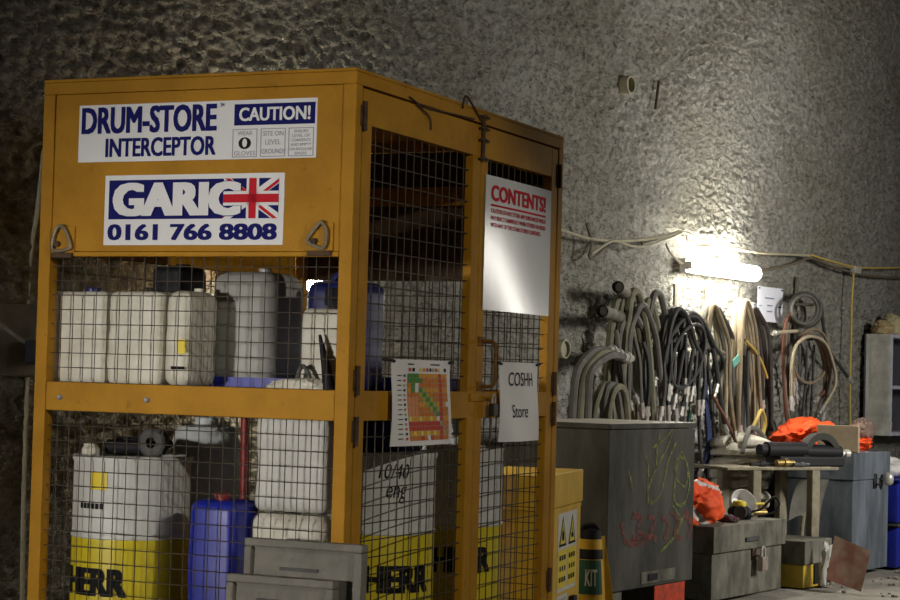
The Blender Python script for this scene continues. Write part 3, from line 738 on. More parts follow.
put_text(mb, 'KIT', ca-.30, ca+.55, .255, .345, lambda x, z: kf(x, z)+V((.001*math.cos(x), .002*math.sin(x), 0)), 1, .03)
mb.build('kit_label', [M_green, M_signw], o)
MB().tube(smooth_path([(-.05, -.01, kz-.01), (-.03, -.03, kz+.02), (.02, -.03, kz+.022), (.045, -.01, kz-.01)], 5), .012, 8).build('handle', M_blk, o)
# yellow fold-out side strap
MB().add([(.085, .0, 0), (.16, .02, 0), (.075, .02, kz*.93), (.045, .0, kz*.93), (.085, .02, 0), (.16, .04, 0), (.075, .035, kz*.93), (.045, .015, kz*.93)], [(0, 1, 2, 3), (7, 6, 5, 4), (0, 4, 5, 1), (1, 5, 6, 2), (2, 6, 7, 3), (3, 7, 4, 0)]).build('side_flap', M_kity, o)

# ------------------------------------------------------------------ site boxes along the wall
def wall_box(name, label, cat, s0, s1, o1, depth, h, m, lid_h, **k):
    return boxthing(name, label, cat, wl(s0, 0, o1), WY, s1-s0, depth, h, m, lid_h, **k)
BH = 1.132
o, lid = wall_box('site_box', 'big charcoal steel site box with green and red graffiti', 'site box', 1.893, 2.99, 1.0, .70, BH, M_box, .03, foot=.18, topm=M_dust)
M_top = M_dust
for y in (.03, .70): MB().box(-.66, -.02, y, y+.2, 0, .178, 0, .006).build('skid', M_boxg, o)
MB().box(-.019, -.010, .62, 1.02, .0, .176, 0, .003).build('sprayed_patch', M_spray, o)
mb = MB(); mb.box(-.004, .004, .42, .86, .20, .27, 0, .003).box(.004, .01, .50, .62, .215, .255, 1, .002)
mb.build('latch_plate', [M_boxg, M_blk], o)
# graffiti: sprayed lines lying on the face
def spray(lines, m, r, name):
    mb = MB()
    for ln in lines:
        pts = []
        for (px, py) in ln:
            p = on_plane(px, py, wl(0, 0, 1.0), WN); q = p-wl(1.893, 0, 1.0); pts.append(V((.0032, q.dot(WD), q.z)))
        pts = smooth_path(pts, 8); k = len(pts)
        for i in range(k-1):
            t = (pts[i+1]-pts[i]); t = t.normalized() if t.length > 1e-9 else V((0, 0, 1)); nn = V((0, -t.z, t.y))*r*(.7+.5*noise.noise(pts[i]*8))
            mb.add([pts[i]+nn, pts[i+1]+nn, pts[i+1]-nn, pts[i]-nn], [(0, 1, 2, 3)])
    return mb.build(name, m, o)
spray([[(652, 448), (665, 438), (672, 430), (668, 445), (655, 470), (648, 490), (649, 503), (658, 497), (664, 480), (668, 460), (676, 442)],
       [(683, 455), (675, 462), (677, 480), (685, 486), (687, 470), (681, 452), (676, 470), (674, 500), (683, 504), (689, 485), (686, 462), (680, 458)],
       [(645, 455), (648, 470), (647, 500), (651, 502)], [(628, 470), (630, 478), (632, 490)], [(660, 430), (656, 455), (657, 470)], [(683, 515), (675, 535), (660, 552)], [(672, 505), (680, 520), (676, 535)]], M_gry, .013, 'green_graffiti')
spray([[(622, 522), (624, 540), (634, 543), (644, 541)], [(632, 515), (641, 518), (637, 530), (648, 540)], [(648, 517), (655, 520), (650, 533), (656, 540)], [(662, 517), (668, 525), (664, 540)], [(670, 512), (678, 520), (674, 535), (681, 538)], [(684, 512), (691, 525), (687, 538)], [(632, 538), (650, 537)]], M_grr, .026, 'red_graffiti')

def hasp(parent, y, z, m=M_rust):
    MB().box(-.001, .012, y-.03, y+.03, z-.05, z+.06, 0, .003).tube([(.01, y-.02, z-.02), (.04, y-.02, z-.02), (.04, y+.02, z-.02), (.01, y+.02, z-.02)], .006, 6).build('hasp', m, parent)
CHH = .47
CS0, CS1 = 3.474, 4.56
o, lid = wall_box('tool_chest', 'worn grey steel tool chest with an overhanging lid and silver padlock', 'tool chest', CS0, CS1, .90, .45, CHH, M_boxg, .17, lid_over=.02)
hasp(o, .62, CHH-.20)
MB().box(.02, .032, .45, .66, CHH-.12, CHH-.09, 0, .004).build('lid_pull', M_grd, lid)
padlock(wl(CS0+.66, CHH-.225, .955), -WY, 'silver padlock hanging on the worn grey tool chest', mat('padlock_silver', (.55, .47, .42), .4, metal=.5, var=.3), 1.7)
yo, lid = wall_box('parts_chest', 'small yellow chest with a grey lid next to the worn tool chest', 'tool chest', 4.66, 5.10, 1.02, .33, .32, mat('chest_yellow', (.66, .47, .05), .6, var=.3, scale=8, wear=.5), .16, lid_m=M_boxg, lid_over=.015)
hasp(yo, .36, .155)
padlock(wl(4.63+.36, .13, 1.075), -WY, 'dark brown padlock on the small yellow chest', mat('padlock_brown', (.07, .05, .035), .6, metal=.4, var=.3), 1.8)
MB().box(.001, .012, .17, .24, .02, .155, 0, .003).build('black_strap', M_blk, yo)
bo, lid = wall_box('blue_grey_chest', 'blue grey steel chest standing on the dusty ground under the orange clothing', 'tool chest', 5.78, 6.50, .92, .60, .89, M_boxb, .20, foot=.02)
hasp(bo, .42, .67, M_dark)
o = MB().lathe([(0, .05), (.02, .048), (.038, .03), (.042, 0), (.038, -.03), (.02, -.048), (0, -.05)], 16, None).build('knob_lock', M_chrome); o.location = wl(5.78+.55, .69, .98)
o.parent = None; tag(o, 'round bright steel padlock on the blue grey chest', 'padlock'); o.name = 'round_padlock'
MB().tube([V((-.055, 0, 0)), V((-.03, 0, 0))], .012, 8).build('shackle', M_chrome, o).rotation_euler = (0, 0, -WY)

# blue bins at the frame edge
for k, (z0, lab) in enumerate(((.0, 'blue plastic bin on the ground past the blue grey chest'), (.34, 'blue plastic bin stacked on another with a white sack on top'))):
    o = thing('storage_bin', lab, 'bin', wl(6.62, z0, .95), -WY)
    MB().box(-.5, 0, 0, .6, 0, .31, 0, .02).build('body', M_blue, o)
    MB().box(-.52, .02, -.02, .62, .312, .335, 0, .01).build('rim', M_blue if k else M_grd, o)
o = MB().bm(blob(.5, .42, .16, .2, 5), 0, True).build('white_sack', M_whp); o.location = wl(6.92, .677, .70); o.rotation_euler = (0, 0, -WY); tag(o, 'white plastic sack lying on the stacked blue bins', 'sack')

# ------------------------------------------------------------------ bench with the black machine
TH = math.radians(61); TD = V((math.sin(TH), math.cos(TH), 0)); TN = V((-math.cos(TH), math.sin(TH), 0))
B0 = V((2.147, 13.9, 0))
bench = thing('work_bench', 'narrow timber bench on four legs behind the tool chests', 'bench', B0, -(math.pi/2-TH)+0)
bench.rotation_euler = (0, 0, math.pi/2-TH)
TZ = .80
MB().box(-.26, .72, -.03, .40, TZ-.02, TZ, 0, .004).build('top', M_wood, bench)
for x in (0, .518):
    for y in (.0, .36):
        MB().box(x-.035, x+.035, y-.03, y+.035, 0, TZ-.021, 0, .006).build('leg', M_wood, bench)
MB().box(.036, .482, .345, .37, .25, .31, 0, .004).build('stretcher', M_wood, bench)
def bpt(x, y, z): return B0+TD*x+TN*y+V((0, 0, z))
mach = thing('pipe_machine', 'black bench machine with a thick arched handle and a steel spindle', 'machine', bpt(.42, .14, TZ), math.pi/2-TH)
MB().box(-.16, .42, -.09, .09, 0, .07, 0, .012).build('base', M_blk, mach)
MB().tube([(-.22, 0, .115), (.12, 0, .115)], .055, 16).tube([(.12, 0, .105), (.44, 0, .10)], .05, 14).tube([(-.28, 0, .115), (-.22, 0, .115)], .04, 14).build('motor', M_blk, mach)
mb = MB(); vs = []; fs = []
n = 20
for i in range(n+1):
    a = math.pi*i/n
    for (r, y) in ((.17, -.04), (.17, .04), (.125, .04), (.125, -.04)): vs.append((.26-r*math.cos(a), y, .06+r*math.sin(a)*1.05))
for i in range(n):
    for j in range(4): fs.append((i*4+j, i*4+(j+1) % 4, (i+1)*4+(j+1) % 4, (i+1)*4+j))
fs += [(0, 1, 2, 3), (n*4+3, n*4+2, n*4+1, n*4)]
mb.add(vs, fs, 0, False).build('arched_handle', mat('arch_paint', (.05, .05, .045), .65, var=.3, scale=12, spec=.25), mach)
MB().tube([(.44, 0, .09), (.49, 0, .09)], .02, 12).tube([(.49, 0, .09), (.53, 0, .09)], .03, 12).build('spindle', M_chrome, mach)
# fittings on the bench
def fitting(label, x, y, L_, m, r=.02):
    o = thing('pipe_fitting', label, 'fitting', bpt(x, y, TZ+r), math.pi/2-TH+.1)
    MB().tube([(-L_/2, 0, 0), (-L_*.1, 0, 0), (-L_*.1, 0, 0), (L_*.15, 0, 0)], [r*.7, r*.7, r, r], 12).tube([(L_*.15, 0, 0), (L_/2, .0, 0)], r*.6, 10).build('body', m, o)
fitting('brass pipe fitting at the front edge of the bench', .26, .0, .17, M_brass, .03)
fitting('dull steel fitting on the bench beside the brass one', .40, -.005, .15, M_grd, .018)
fitting('long dark spanner-like fitting on the bare end of the bench', .08, .03, .22, M_blk, .018)
# plate hanging below the bench
o = thing('shovel_blade', 'dull grey steel shovel blade leaning under the bench end', 'shovel', bpt(.46, .20, 0), math.pi/2-TH)
n = 8; vs = [(.10+.28*i/n, .02*math.sin(math.pi*j/n)+.10*(1-j/n)+.02, .44+.26*j/n-(.12*(abs(i/n-.35))*(1-j/n))) for j in range(n+1) for i in range(n+1)]
fs = [(j*(n+1)+i, j*(n+1)+i+1, (j+1)*(n+1)+i+1, (j+1)*(n+1)+i) for j in range(n) for i in range(n)]
MB().add(vs, fs, 0, True).add([(x, y+.004, z) for x, y, z in vs], [f[::-1] for f in fs], 0, True).build('blade', M_grp, o)
MB().tube([(.24, .13, .46), (.24, .18, .0)], .018, 8).build('shaft', M_wood, o)

# orange jackets ------------------------------------------------------------------
def cloth_heap(name, label, loc, rz, w, d, h, seed, band=None, amp=.30, m=M_ora):
    bm = blob(w, d, h, amp, seed, 2.6, 5)
    o = thing(name, label, 'clothing', loc, rz)
    bm.faces.ensure_lookup_table(); bm.verts.index_update()
    vs = [v.co.copy() for v in bm.verts]; fa = []; fb = []
    for f in bm.faces:
        c = f.calc_center_median(); k = False
        if band:
            for (ax, ay, az, c0, hw) in band:
                if abs(c.x/w*ax+c.y/d*ay+c.z/h*az-c0) < hw: k = True
        (fb if k else fa).append([v.index for v in f.verts])
    bm.free()
    MB().add(vs, fa, 0, True).build('fabric', m, o)
    if fb: MB().add(vs, fb, 0, True).build('reflective_strip', M_refl, o)
    return o
p = wl(3.62, CHH+.004, .70)
cloth_heap('hi_vis_jacket', 'orange reflective jacket bundled on the worn grey tool chest', p, -WY, .32, .62, .31, 2, [(1, .9, .9, .25, .10), (0, .5, 1, .78, .05)])
p = wl(6.02, .893, .48)
cloth_heap('hi_vis_jacket', 'orange work clothing heaped on the blue grey chest behind the brown board', p, -WY, .56, .74, .24, 9, [(1, -1.2, .6, -.28, .05)])
p = wl(6.36, .893, .68)
cloth_heap('work_trousers', 'orange work trousers folded under the dirty brown glove on the blue grey chest', p, -WY, .34, .26, .12, 14)
p = wl(6.40, .985, .74)
o = cloth_heap('work_glove', 'dirty brown work glove resting on the orange clothing pile', p+V((0, 0, .0)), -WY, .17, .34, .15, 4, None, .2, mat('dirty_leather', (.30, .20, .16), .85, var=.6, scale=9))
# brown boxes
bp = on_plane(839, 452, V((0, 14.62, 0)), V((0, 1, 0)))
o = thing('plywood_box', 'plain brown plywood box standing on the blue grey chest', 'box', (bp.x-.0, 14.70, .893), -.10)
wq = 39*14.7/2000
MB().box(-wq/2, wq/2, -.07, .07, 0, .195, 0, .004).build('carcass', M_ply, o)
MB().box(wq/2+.0005, wq/2+.012, -.07, .07, 0, .195, 0, .002).build('lit_end', M_plylit, o)  # end face coloured paler for the light falling on it
# leaning brown board
q = [on_plane(px, py, V((0, 13.5, 0)), V((0, 1, 0))) for px, py in ((838, 538), (873, 553), (861, 593), (827, 581))]
zmin = min(a.z for a in q)
c = sum(q, V())/4
o = thing('cardboard_sheet', 'battered brown cardboard sheet leaning on edge on the dusty ground', 'cardboard', (c.x, 13.5, 0), 0)
mb = MB(); n = 8; vs = []
for j in range(n+1):
    for i in range(n+1):
        a, b = i/n, j/n
        pt = (q[3]*(1-a)+q[2]*a)*(1-b)+(q[0]*(1-a)+q[1]*a)*b
        z = pt.z-zmin
        vs.append(V((pt.x-c.x, z*.28+.012*math.sin(a*3+b*2), z)))
fs = [(j*(n+1)+i, j*(n+1)+i+1, (j+1)*(n+1)+i+1, (j+1)*(n+1)+i) for j in range(n) for i in range(n)]
mb.add(vs, fs, 0, True).add([x+V((0, .008, 0)) for x in vs], [f[::-1] for f in fs], 0, True).build('board', M_card, o)
o = MB().bm(blob(.14, .1, .30, .3, 6), 0, True).build('paper_sack', M_lab); o.location = V((q[0].x-.02, 13.85, 0)); tag(o, 'crumpled pale paper sack behind the leaning cardboard', 'sack')

# things on the worn chest
def chest_pt(px, o_): 
    r = ray(px, 400); # meet the vertical plane at that offset
    p = on_plane(px, 400, W0+WN*o_, WN); return V((p.x, p.y, CHH+.002))
o = thing('cap_lamp', 'black and yellow hand lamp with a looped cable on the grey chest', 'lamp', chest_pt(742, .72), -.3)
MB().bm(blob(.17, .11, .10, .12, 1), 0, True).build('body', M_blk, o)
MB().lathe([(0, 0), (.045, 0), (.048, .02), (.04, .035), (0, .04)], 18, Matrix.Translation((.0, -.01, .085))).build('yellow_top', M_yel, o)
MB().lathe([(.03, -.03), (.045, .03), (.04, .035), (0, .03)], 18, Matrix.Translation((.02, -.06, .05))@Matrix.Rotation(math.pi/2, 4, 'X')).build('lens', M_grd, o)
MB().tube(smooth_path([(.06, .0, .05), (.14, .02, .07), (.22, .03, .15), (.26, .03, .11), (.22, .02, .05), (.12, .0, .02)], 7), .008, 8).build('cable', M_blk, o)
o = thing('brass_valve', 'small brass valve on the grey chest beside the hand lamp', 'valve', chest_pt(762, .74), .4)
MB().tube([(-.05, 0, .03), (.05, 0, .03)], .022, 12).tube([(0, 0, .03), (0, 0, .085)], .014, 10).build('body', M_brass, o)
MB().tube([(-.035, 0, .09), (.035, 0, .09)], .008, 8).build('lever', M_yel, o)
o = thing('dirty_rag', 'small maroon rag on the grey chest beside the orange jacket', 'rag', chest_pt(731, .80), 0)
MB().bm(blob(.14, .1, .05, .25, 8), 0, True).build('cloth', mat('maroon_rag', (.12, .06, .07), .9, var=.4), o)
# white plastic bowl tipped over at the chest's right end
o = thing('plastic_bowl', 'white plastic bowl tipped up on the end of the grey chest', 'bowl', wl(CS1-.06, CHH+.075, .62), 0)
o.rotation_euler = (math.radians(62), 0, math.radians(25))
MB().lathe([(.045, -.055), (.075, -.03), (.092, .01), (.10, .05), (.097, .05), (.088, .012), (.07, -.026), (0, -.045), (0, -.055), (.045, -.055)], 28).build('bowl', M_whp, o)
# dark sack behind the bench
p = on_plane(781, 470, W0+WN*.16, WN)
o = MB().bm(blob(.30, .26, p.z, .18, 12, 3), 0, True, None).build('black_sack', M_blk); o.location = V((p.x, p.y, 0)); tag(o, 'black plastic sack slumped against the wall behind the bench', 'sack')

# stacked coil of lay-flat hose behind the bench, on an old keg
ko = thing('old_keg', 'dark dented keg under the lay-flat hose coil behind the bench', 'keg', wl(5.20, 0, .27), -WY)
MB().lathe([(0, 0), (.19, 0), (.20, .02), (.20, .46), (.19, .48), (0, .48)], 28).build('body', M_dark, ko)
lo = thing('layflat_hose_coil', 'fat pale coil of lay-flat hose stacked on a keg behind the bench', 'hose', wl(5.20, .483, .27), -WY)
lo.rotation_euler = (.0, .0, -WY)
n = 30; turns = 7; mb = MB()
for k in range(turns):
    ring = []; R_c = .165+.012*math.sin(k*2.3); ph = k*1.9
    for i in range(n+1):
        a = 2*math.pi*i/n*.93+ph; er = V((math.cos(a), math.sin(a), 0)); w = .068*(1+.25*noise.noise(V((k*2.1, a*.9, 1)))); hh = .030*(1+.3*noise.noise(V((k*3.3, a*1.3, 5))))
        tl = .28+.3*noise.noise(V((k*1.7, a*.8, 2)))
        e1 = (er-V((0, 0, tl))).normalized(); e2 = V((0, 0, 1)); cz = .04+k*.072+.022*noise.noise(V((a*.8, k*1.3, 0)))+.03*math.cos(a+1)*(k/turns)
        c = er*R_c+V((0, 0, cz))
        ring.append([c+e1*w*x+e2*y*hh for x, y in ((-1, -.5), (-1, .5), (-.7, 1), (.7, 1), (1, .5), (1, -.5), (.7, -1), (-.7, -1))])
    vs = [q for r in ring for q in r]; fs = [(i*8+j, i*8+(j+1) % 8, (i+1)*8+(j+1) % 8, (i+1)*8+j) for i in range(n) for j in range(8)]
    fs += [tuple(range(7, -1, -1)), tuple(n*8+j for j in range(8))]
    mb.add(vs, fs, 0, True)
mb.build('coil', M_lay, lo)
MB().tube(smooth_path([(.05, .12, .56), (.06, .18, .64), (.06, .26, .70), (.06, .33, .62), (.06, .28, .50), (.04, .24, .42)], 6), .013, 8).build('tie_cord', M_cabley, lo)
MB().tube(smooth_path([(.14, -.24, .40), (.14, -.16, .53), (.1, -.02, .575), (.08, .14, .565), (.10, .24, .50)], 6), .018, 8).build('loose_end', HM['grey'], lo)

# ------------------------------------------------------------------ hoses on the wall
def bracket(px, py, ln, label, m=M_grd):
    s, z = wall_sz(px, py, .02); o = thing('hose_bracket', label, 'bracket', wl(s, z, 0), -WY)
    MB().box(-.005, .01, -.02, .02, -.06, ln, 0, .003).build('back_strap', M_boxg, o)
    MB().tube([(-.02, 0, -.05), (.15, 0, -.055)], .012, 8).build('peg', m, o)
    return o
bracket(677, 308, .17, 'steel hose bracket holding the dark hose bundle')
bracket(708, 304, .12, 'steel hose bracket holding the pale bundle under the lamp')
bracket(743, 302, .10, 'steel hose bracket holding the cream hoses below the lamp')
bracket(799, 298, .17, 'flat steel bracket strap above the round coiled hoses', M_boxg)
bracket(798, 332, .12, 'lower steel bracket carrying the looped red and brown hoses')
for p0, p1, lab in (((602, 311, .30), (630, 320, .02), 'lower grey pipe stub jutting from the wall among olive hoses'), ((618, 287, .26), (634, 299, .02), 'upper grey pipe stub jutting from the wall above olive hoses')):
    A, B = wall_at(*p0), wall_at(*p1); d = (A-B); o = thing('pipe_stub', lab, 'pipe', B, 0)
    MB().tube([(0, 0, 0), d*.5, d], .040, 16, cap=False).tube([d*.999, d*.5, (0, 0, 0)], .032, 16, cap=False).tube([d*.96, d*.95], .032, 16).build('pipe', M_boxg, o)
s, z = wall_sz(562, 349, .0); o = thing('drain_pipe_end', 'open cream pipe end in the wall beside the cage', 'pipe', wl(s, z, -.03), -WY)
MB().lathe([(.052, 0), (.062, 0), (.062, .06), (.052, .06), (.050, .04), (0, .04)], 22, Matrix.Rotation(math.pi/2, 4, 'Y')).build('pipe', M_cable, o)
def hose(label, group, m, r, pts, ends=(), cm=M_chrome, name='hose', closed=False):
    """pts: (px, py, offset from the wall); the line is laid in the wall's own plane"""
    P3 = []
    for (px, py, o_) in pts:
        p = on_plane(px, py, W0+WN*o_, WN); P3.append(p)
    path = smooth_path(P3, 7, closed)
    c = sum(path, V())/len(path); org = V((c.x, c.y, min(p.z for p in path)))
    o = MB().tube(path, r, 8, closed=closed).build(name, m, None, org)
    tag(o, label, 'hose', group)
    for e in ends:
        a, b = (path[0], path[1]) if e == 0 else (path[-1], path[-2])
        d = (a-b).normalized()
        MB().tube([a-d*.01, a+d*.03, a+d*.03, a+d*.055, a+d*.055, a+d*.10], [r*1.25, r*1.25, r*1.6, r*1.6, r*1.05, r*1.05], 8).build('coupling', cm, o, org)
    return o
R = random.Random(3)
def jit(a): return R.uniform(-a, a)
# 1: short fat olive-grey hoses, left group
for i in range(6):
    x = 572+i*7.5; o_ = .10+.03*(i % 3)
    hose('olive grey hose arching in the low group nearest the cage', 'low arching olive hoses', HM['olive' if i % 2 else 'grey'], .026,
         [(x, 432, o_), (x+1, 405, o_), (x+6+jit(2), 372, o_+.02), (x+20+jit(3), 352+i*2, o_+.04), (x+38+jit(3), 351+i*3, o_+.05)] if i < 3 else
         [(x+1, 445, o_), (x+jit(2), 415, o_), (x+4, 390+jit(4), o_+.02), (x+12, 385+jit(4), o_+.03), (x+17, 405, o_+.03), (x+19, 440, o_+.02)], (1,) if i < 3 else ())
# 2: tall olive loops over the pipe stubs
for i in range(8):
    a = 607+i*5.2+jit(1); t = 287+R.uniform(0, 14)+(i % 3)*5; w = 14+R.uniform(0, 8); o_ = .09+.022*(i % 5)
    hose('tall olive hose loop hung over the grey pipe stubs', 'tall olive hose loops', HM[('olive', 'olive', 'grey', 'olive', 'grey')[i % 5]], .0225+.004*(i % 3 == 0),
         [(a-2, 436+jit(6), o_), (a-1+jit(2), 390, o_), (a+3+jit(2), 335, o_+.01), (a+w*.45, t+6, o_+.02), (a+w*.7, t, o_+.02), (a+w*.95, t+8, o_+.02), (a+w*1.25+2, 340, o_+.01), (a+w*1.5+2, 395, o_), (a+w*1.55+2+jit(3), 440+jit(8), o_)])
for i in range(4):
    x = 622+i*9
    hose('dark hose tail with bright coupling between the tall olive loops', 'dark tails between the olive loops', HM['dark' if i % 2 else 'grey'], .016,
         [(x-6, 330+i*4, .16), (x-1, 360, .18), (x+2+jit(3), 385, .18), (x+2+jit(4), 402+jit(8), .17)], (1,))
# 3: dark bundle
for i in range(11):
    x = 668+i*2.2+jit(2); t = 306+R.uniform(0, 5)+i*.4; l0 = R.uniform(372, 415); l1 = R.uniform(365, 425); a = 8+R.uniform(0, 10); b = 10+i*1.6+R.uniform(0, 5); o_ = .09+.02*(i % 6)
    hose('black rubber hose draped over the bracket in the dark bundle', 'dark hose bundle', HM['dark' if i % 4 else 'grey'], .0155+.003*(i % 3 == 0),
         [(x-a-2+jit(4), l0, o_), (x-a+jit(2), 355, o_), (x-a*.7, 325, o_+.02), (x-a*.15, t+2, o_+.03), (x+3, t, o_+.03), (x+b*.5, t+10, o_+.03), (x+b*.9, 345, o_+.03), (x+b*1.15+jit(3), l1-25, o_+.02), (x+b*1.2+jit(6), l1, o_)], (0, 1) if i % 2 else (1,))
for i in range(2):
    hose('black hose ring coiled inside the dark bundle', 'coiled rings in the dark bundle', HM['dark'], .013,
         [(684+18*math.cos(a)*(1-.15*i)+8*math.sin(a)+i*4, 352+i*4-36*math.sin(a)*(1-.12*i), .20+.02*i) for a in [2*math.pi*k/12 for k in range(12)]], closed=True)
for i, (k, x) in enumerate((('blue', 704), ('blue', 708), ('dark', 700), ('dark', 713), ('blue', 706), ('green', 690), ('dark', 672), ('dark', 679))):
    lo_ = 478+jit(14) if x > 695 else 425
    hose({'blue': 'navy blue hose tail hanging beside the graffiti box', 'dark': 'black hose tail hanging low under the dark bundle', 'green': 'dark green hose tail behind the graffiti box top'}[k],
         {'blue': 'blue hose tails', 'dark': 'low black hose tails'}.get(k), HM[k], .014, [(x-8+jit(3), 355, .12), (x-3+jit(2), 380, .14), (x+jit(2), 410, .14), (x+1+jit(3), 440 if x > 695 else 412, .13), (x+jit(4), lo_, .12)], (1,))
for i in range(9):
    x = 663+i*5; y = 372+R.uniform(0, 42)
    hose('short black hose tail with a bright coupling low in the dark bundle', 'coupled tails in the dark bundle', HM['dark'], .0135, [(x+4+jit(4), y-45, .20), (x+2+jit(2), y-22, .215), (x+jit(3), y, .21)], (1,))
# 4: pale bundle by the lamp
for i in range(7):
    x = 709+i*1.2; t = 300+i*1.2; a = 9+jit(3); b = 8+i*1.8; k = ('cream', 'cream', 'grey', 'cream', 'tan', 'grey', 'dark')[i]; o_ = .08+.018*(i % 5)
    hose({'cream': 'pale cream hose draped on the bracket under the lamp', 'grey': 'grey hose among the pale bundle under the lamp', 'tan': 'tan hose in the pale bundle under the lamp', 'dark': 'dark hose at the back of the pale bundle under the lamp'}[k],
         {'cream': 'cream hoses under the lamp', 'grey': 'grey hoses under the lamp'}.get(k), HM[k], .0155, [(x-a-2, 365+jit(20), o_), (x-a, 335, o_), (x-a*.5, t+10, o_+.02), (x, t, o_+.03), (x+b*.4, t+10, o_+.02), (x+b, 345, o_+.02), (x+b+3+jit(3), 390, o_), (x+b+2+jit(5), 425+R.uniform(0, 40), o_)], (1,))
for i in range(3):
    hose('brown looped hose low between the pale and cream bundles', 'brown loops below the pale bundle', HM[('tan', 'dark', 'grey')[i]], .014,
         [(712+i, 420, .12+.02*i), (713+i, 380, .13), (719+i, 353+i*3, .14), (727+i*2, 360, .14), (730+i*2, 395, .13), (727+i*3, 440, .12)])
hose('thin red hose running down to the lay-flat coil', None, HM['rust'], .011, [(712, 395, .20), (722, 412, .22), (730, 428, .25), (737, 445, .27)])
# 5: cream and dark bundle
for i in range(10):
    x = 736+i*1.9; t = 297+R.uniform(0, 5)+i*.7; k = ('cream', 'cream', 'tan', 'cream', 'cream', 'tan', 'dark', 'dark', 'grey', 'dark')[i]; a = 4+R.uniform(0, 4); b = 5+i*1.1; o_ = .08+.018*(i % 6)
    hose({'cream': 'thick cream hose in the bundle below the lamp', 'tan': 'tan hose between the cream hoses below the lamp', 'dark': 'dark hose behind the cream hoses below the lamp', 'grey': 'grey hose beside the cream hoses below the lamp'}[k],
         {'cream': 'cream hose bundle', 'tan': 'tan hoses in the cream bundle', 'dark': 'dark hoses in the cream bundle'}.get(k), HM[k], .0165,
         [(x-a-1+jit(2), 425+R.uniform(-10, 35), o_), (x-a+jit(1.5), 370, o_), (x-a*.6, 325, o_+.02), (x, t, o_+.03), (x+b*.5, t+8, o_+.03), (x+b, 335, o_+.03), (x+b+4+jit(2), 380, o_+.01), (x+b+5+jit(3), 400+R.uniform(0, 45), o_)], (1,) if k != 'cream' else (0, 1))
hose('thin yellow hose end curving out of the cream bundle', None, M_cabley, .011, [(745, 340, .16), (756, 352, .19), (763, 366, .20), (767, 378, .2)])
o = thing('cable_tag', 'small teal plastic tag on the cream hose bundle', 'tag', wall_at(736, 361, .28), -WY)
MB().box(-.003, .003, -.055, .055, -.028, .028, 0, .002).build('tag', M_teal, o); o.rotation_euler = (.5, 0, -WY)
# 6: round coils
for i in range(4):
    cx_, cy_, rx, ry = 805+jit(.8), 309+jit(.8), 16.5-i*1.2, 17.5-i*1.1
    hose('black hose wound into the small upper ring', 'upper ring of coiled hoses', HM['dark' if i % 2 == 0 else 'grey'], .013, [(cx_+rx*math.cos(a), cy_-ry*math.sin(a), .13+.022*i) for a in [2*math.pi*k/14 for k in range(14)]], closed=True)
for i in range(6):
    k = ('grey', 'tan', 'rust', 'tan', 'grey', 'cream')[i]; rx = 15+i*1.1; cx_ = 809+i*.8; e = 385+R.uniform(0, 24); o_ = .12+.02*i
    hose({'grey': 'grey hose looped over the lower bracket by the paper notice', 'tan': 'tan hose looped over the lower bracket by the paper notice', 'rust': 'red brown hose looped over the lower bracket', 'cream': 'cream hose looped over the lower bracket'}[k],
         {'grey': 'grey lower loops', 'tan': 'tan lower loops'}.get(k), HM[k], .0125, [(cx_-rx+jit(2), e-10+jit(8), o_), (cx_-rx-1, 365, o_), (cx_-rx*.8, 345, o_), (cx_-3, 333+i*.7, o_), (cx_+rx*.6, 343, o_), (cx_+rx, 365, o_), (cx_+rx*1.0+jit(2), 385, o_), (cx_+rx*.7+jit(5), e+6, o_)], (0, 1))
hose('brown hose ring hanging open below the small upper ring', None, HM['tan'], .0125, [(811+18*math.cos(a)+2*math.sin(a), 356-27*math.sin(a), .13) for a in [2*math.pi*k/14 for k in range(14)]], closed=True)
for i, k in enumerate(('rust', 'tan', 'grey')):
    x = 783+i*2.4
    hose({'rust': 'red brown hose hanging straight beside the round coils', 'tan': 'tan hose hanging straight beside the round coils', 'grey': 'grey hose hanging straight beside the round coils'}[k], None, HM[k], .0125, [(x+8, 312, .14), (x+2, 325, .13), (x, 350, .12), (x+jit(1), 385, .12), (x+3, 415, .12), (x+6+i*2, 428+i*4, .12)], (1,))
hose('black hose sweeping out from the upper ring to a bright end', None, HM['dark'], .0145, [(812, 294, .12), (821, 305, .14), (824, 330, .13), (830, 352, .12), (840, 366, .12), (848, 377, .12)], (1,))
for i in range(3):
    x = 800+i*7
    hose('thin dark hose tail below the round coils', 'thin tails below the round coils', HM['dark'], .011, [(x, 345, .08), (x-1, 375, .08), (x-4+jit(3), 400, .08), (x-8+jit(4), 428+jit(6), .08)])
hose('pale hose stub sticking out beside the paper notice', None, HM['cream'], .014, [(797, 331, .14), (785, 332, .14), (777, 333, .15)], (1,))
for i in range(5):
    x = 722+i*11
    hose('thin grey hose tail trailing behind the lay-flat coil', 'thin tails behind the lay-flat coil', HM[('grey', 'dark', 'tan')[i % 3]], .011, [(x, 360+jit(10), .07), (x+2+jit(2), 400, .08), (x+1+jit(3), 430, .08), (x+jit(4), 458+jit(8), .08)])

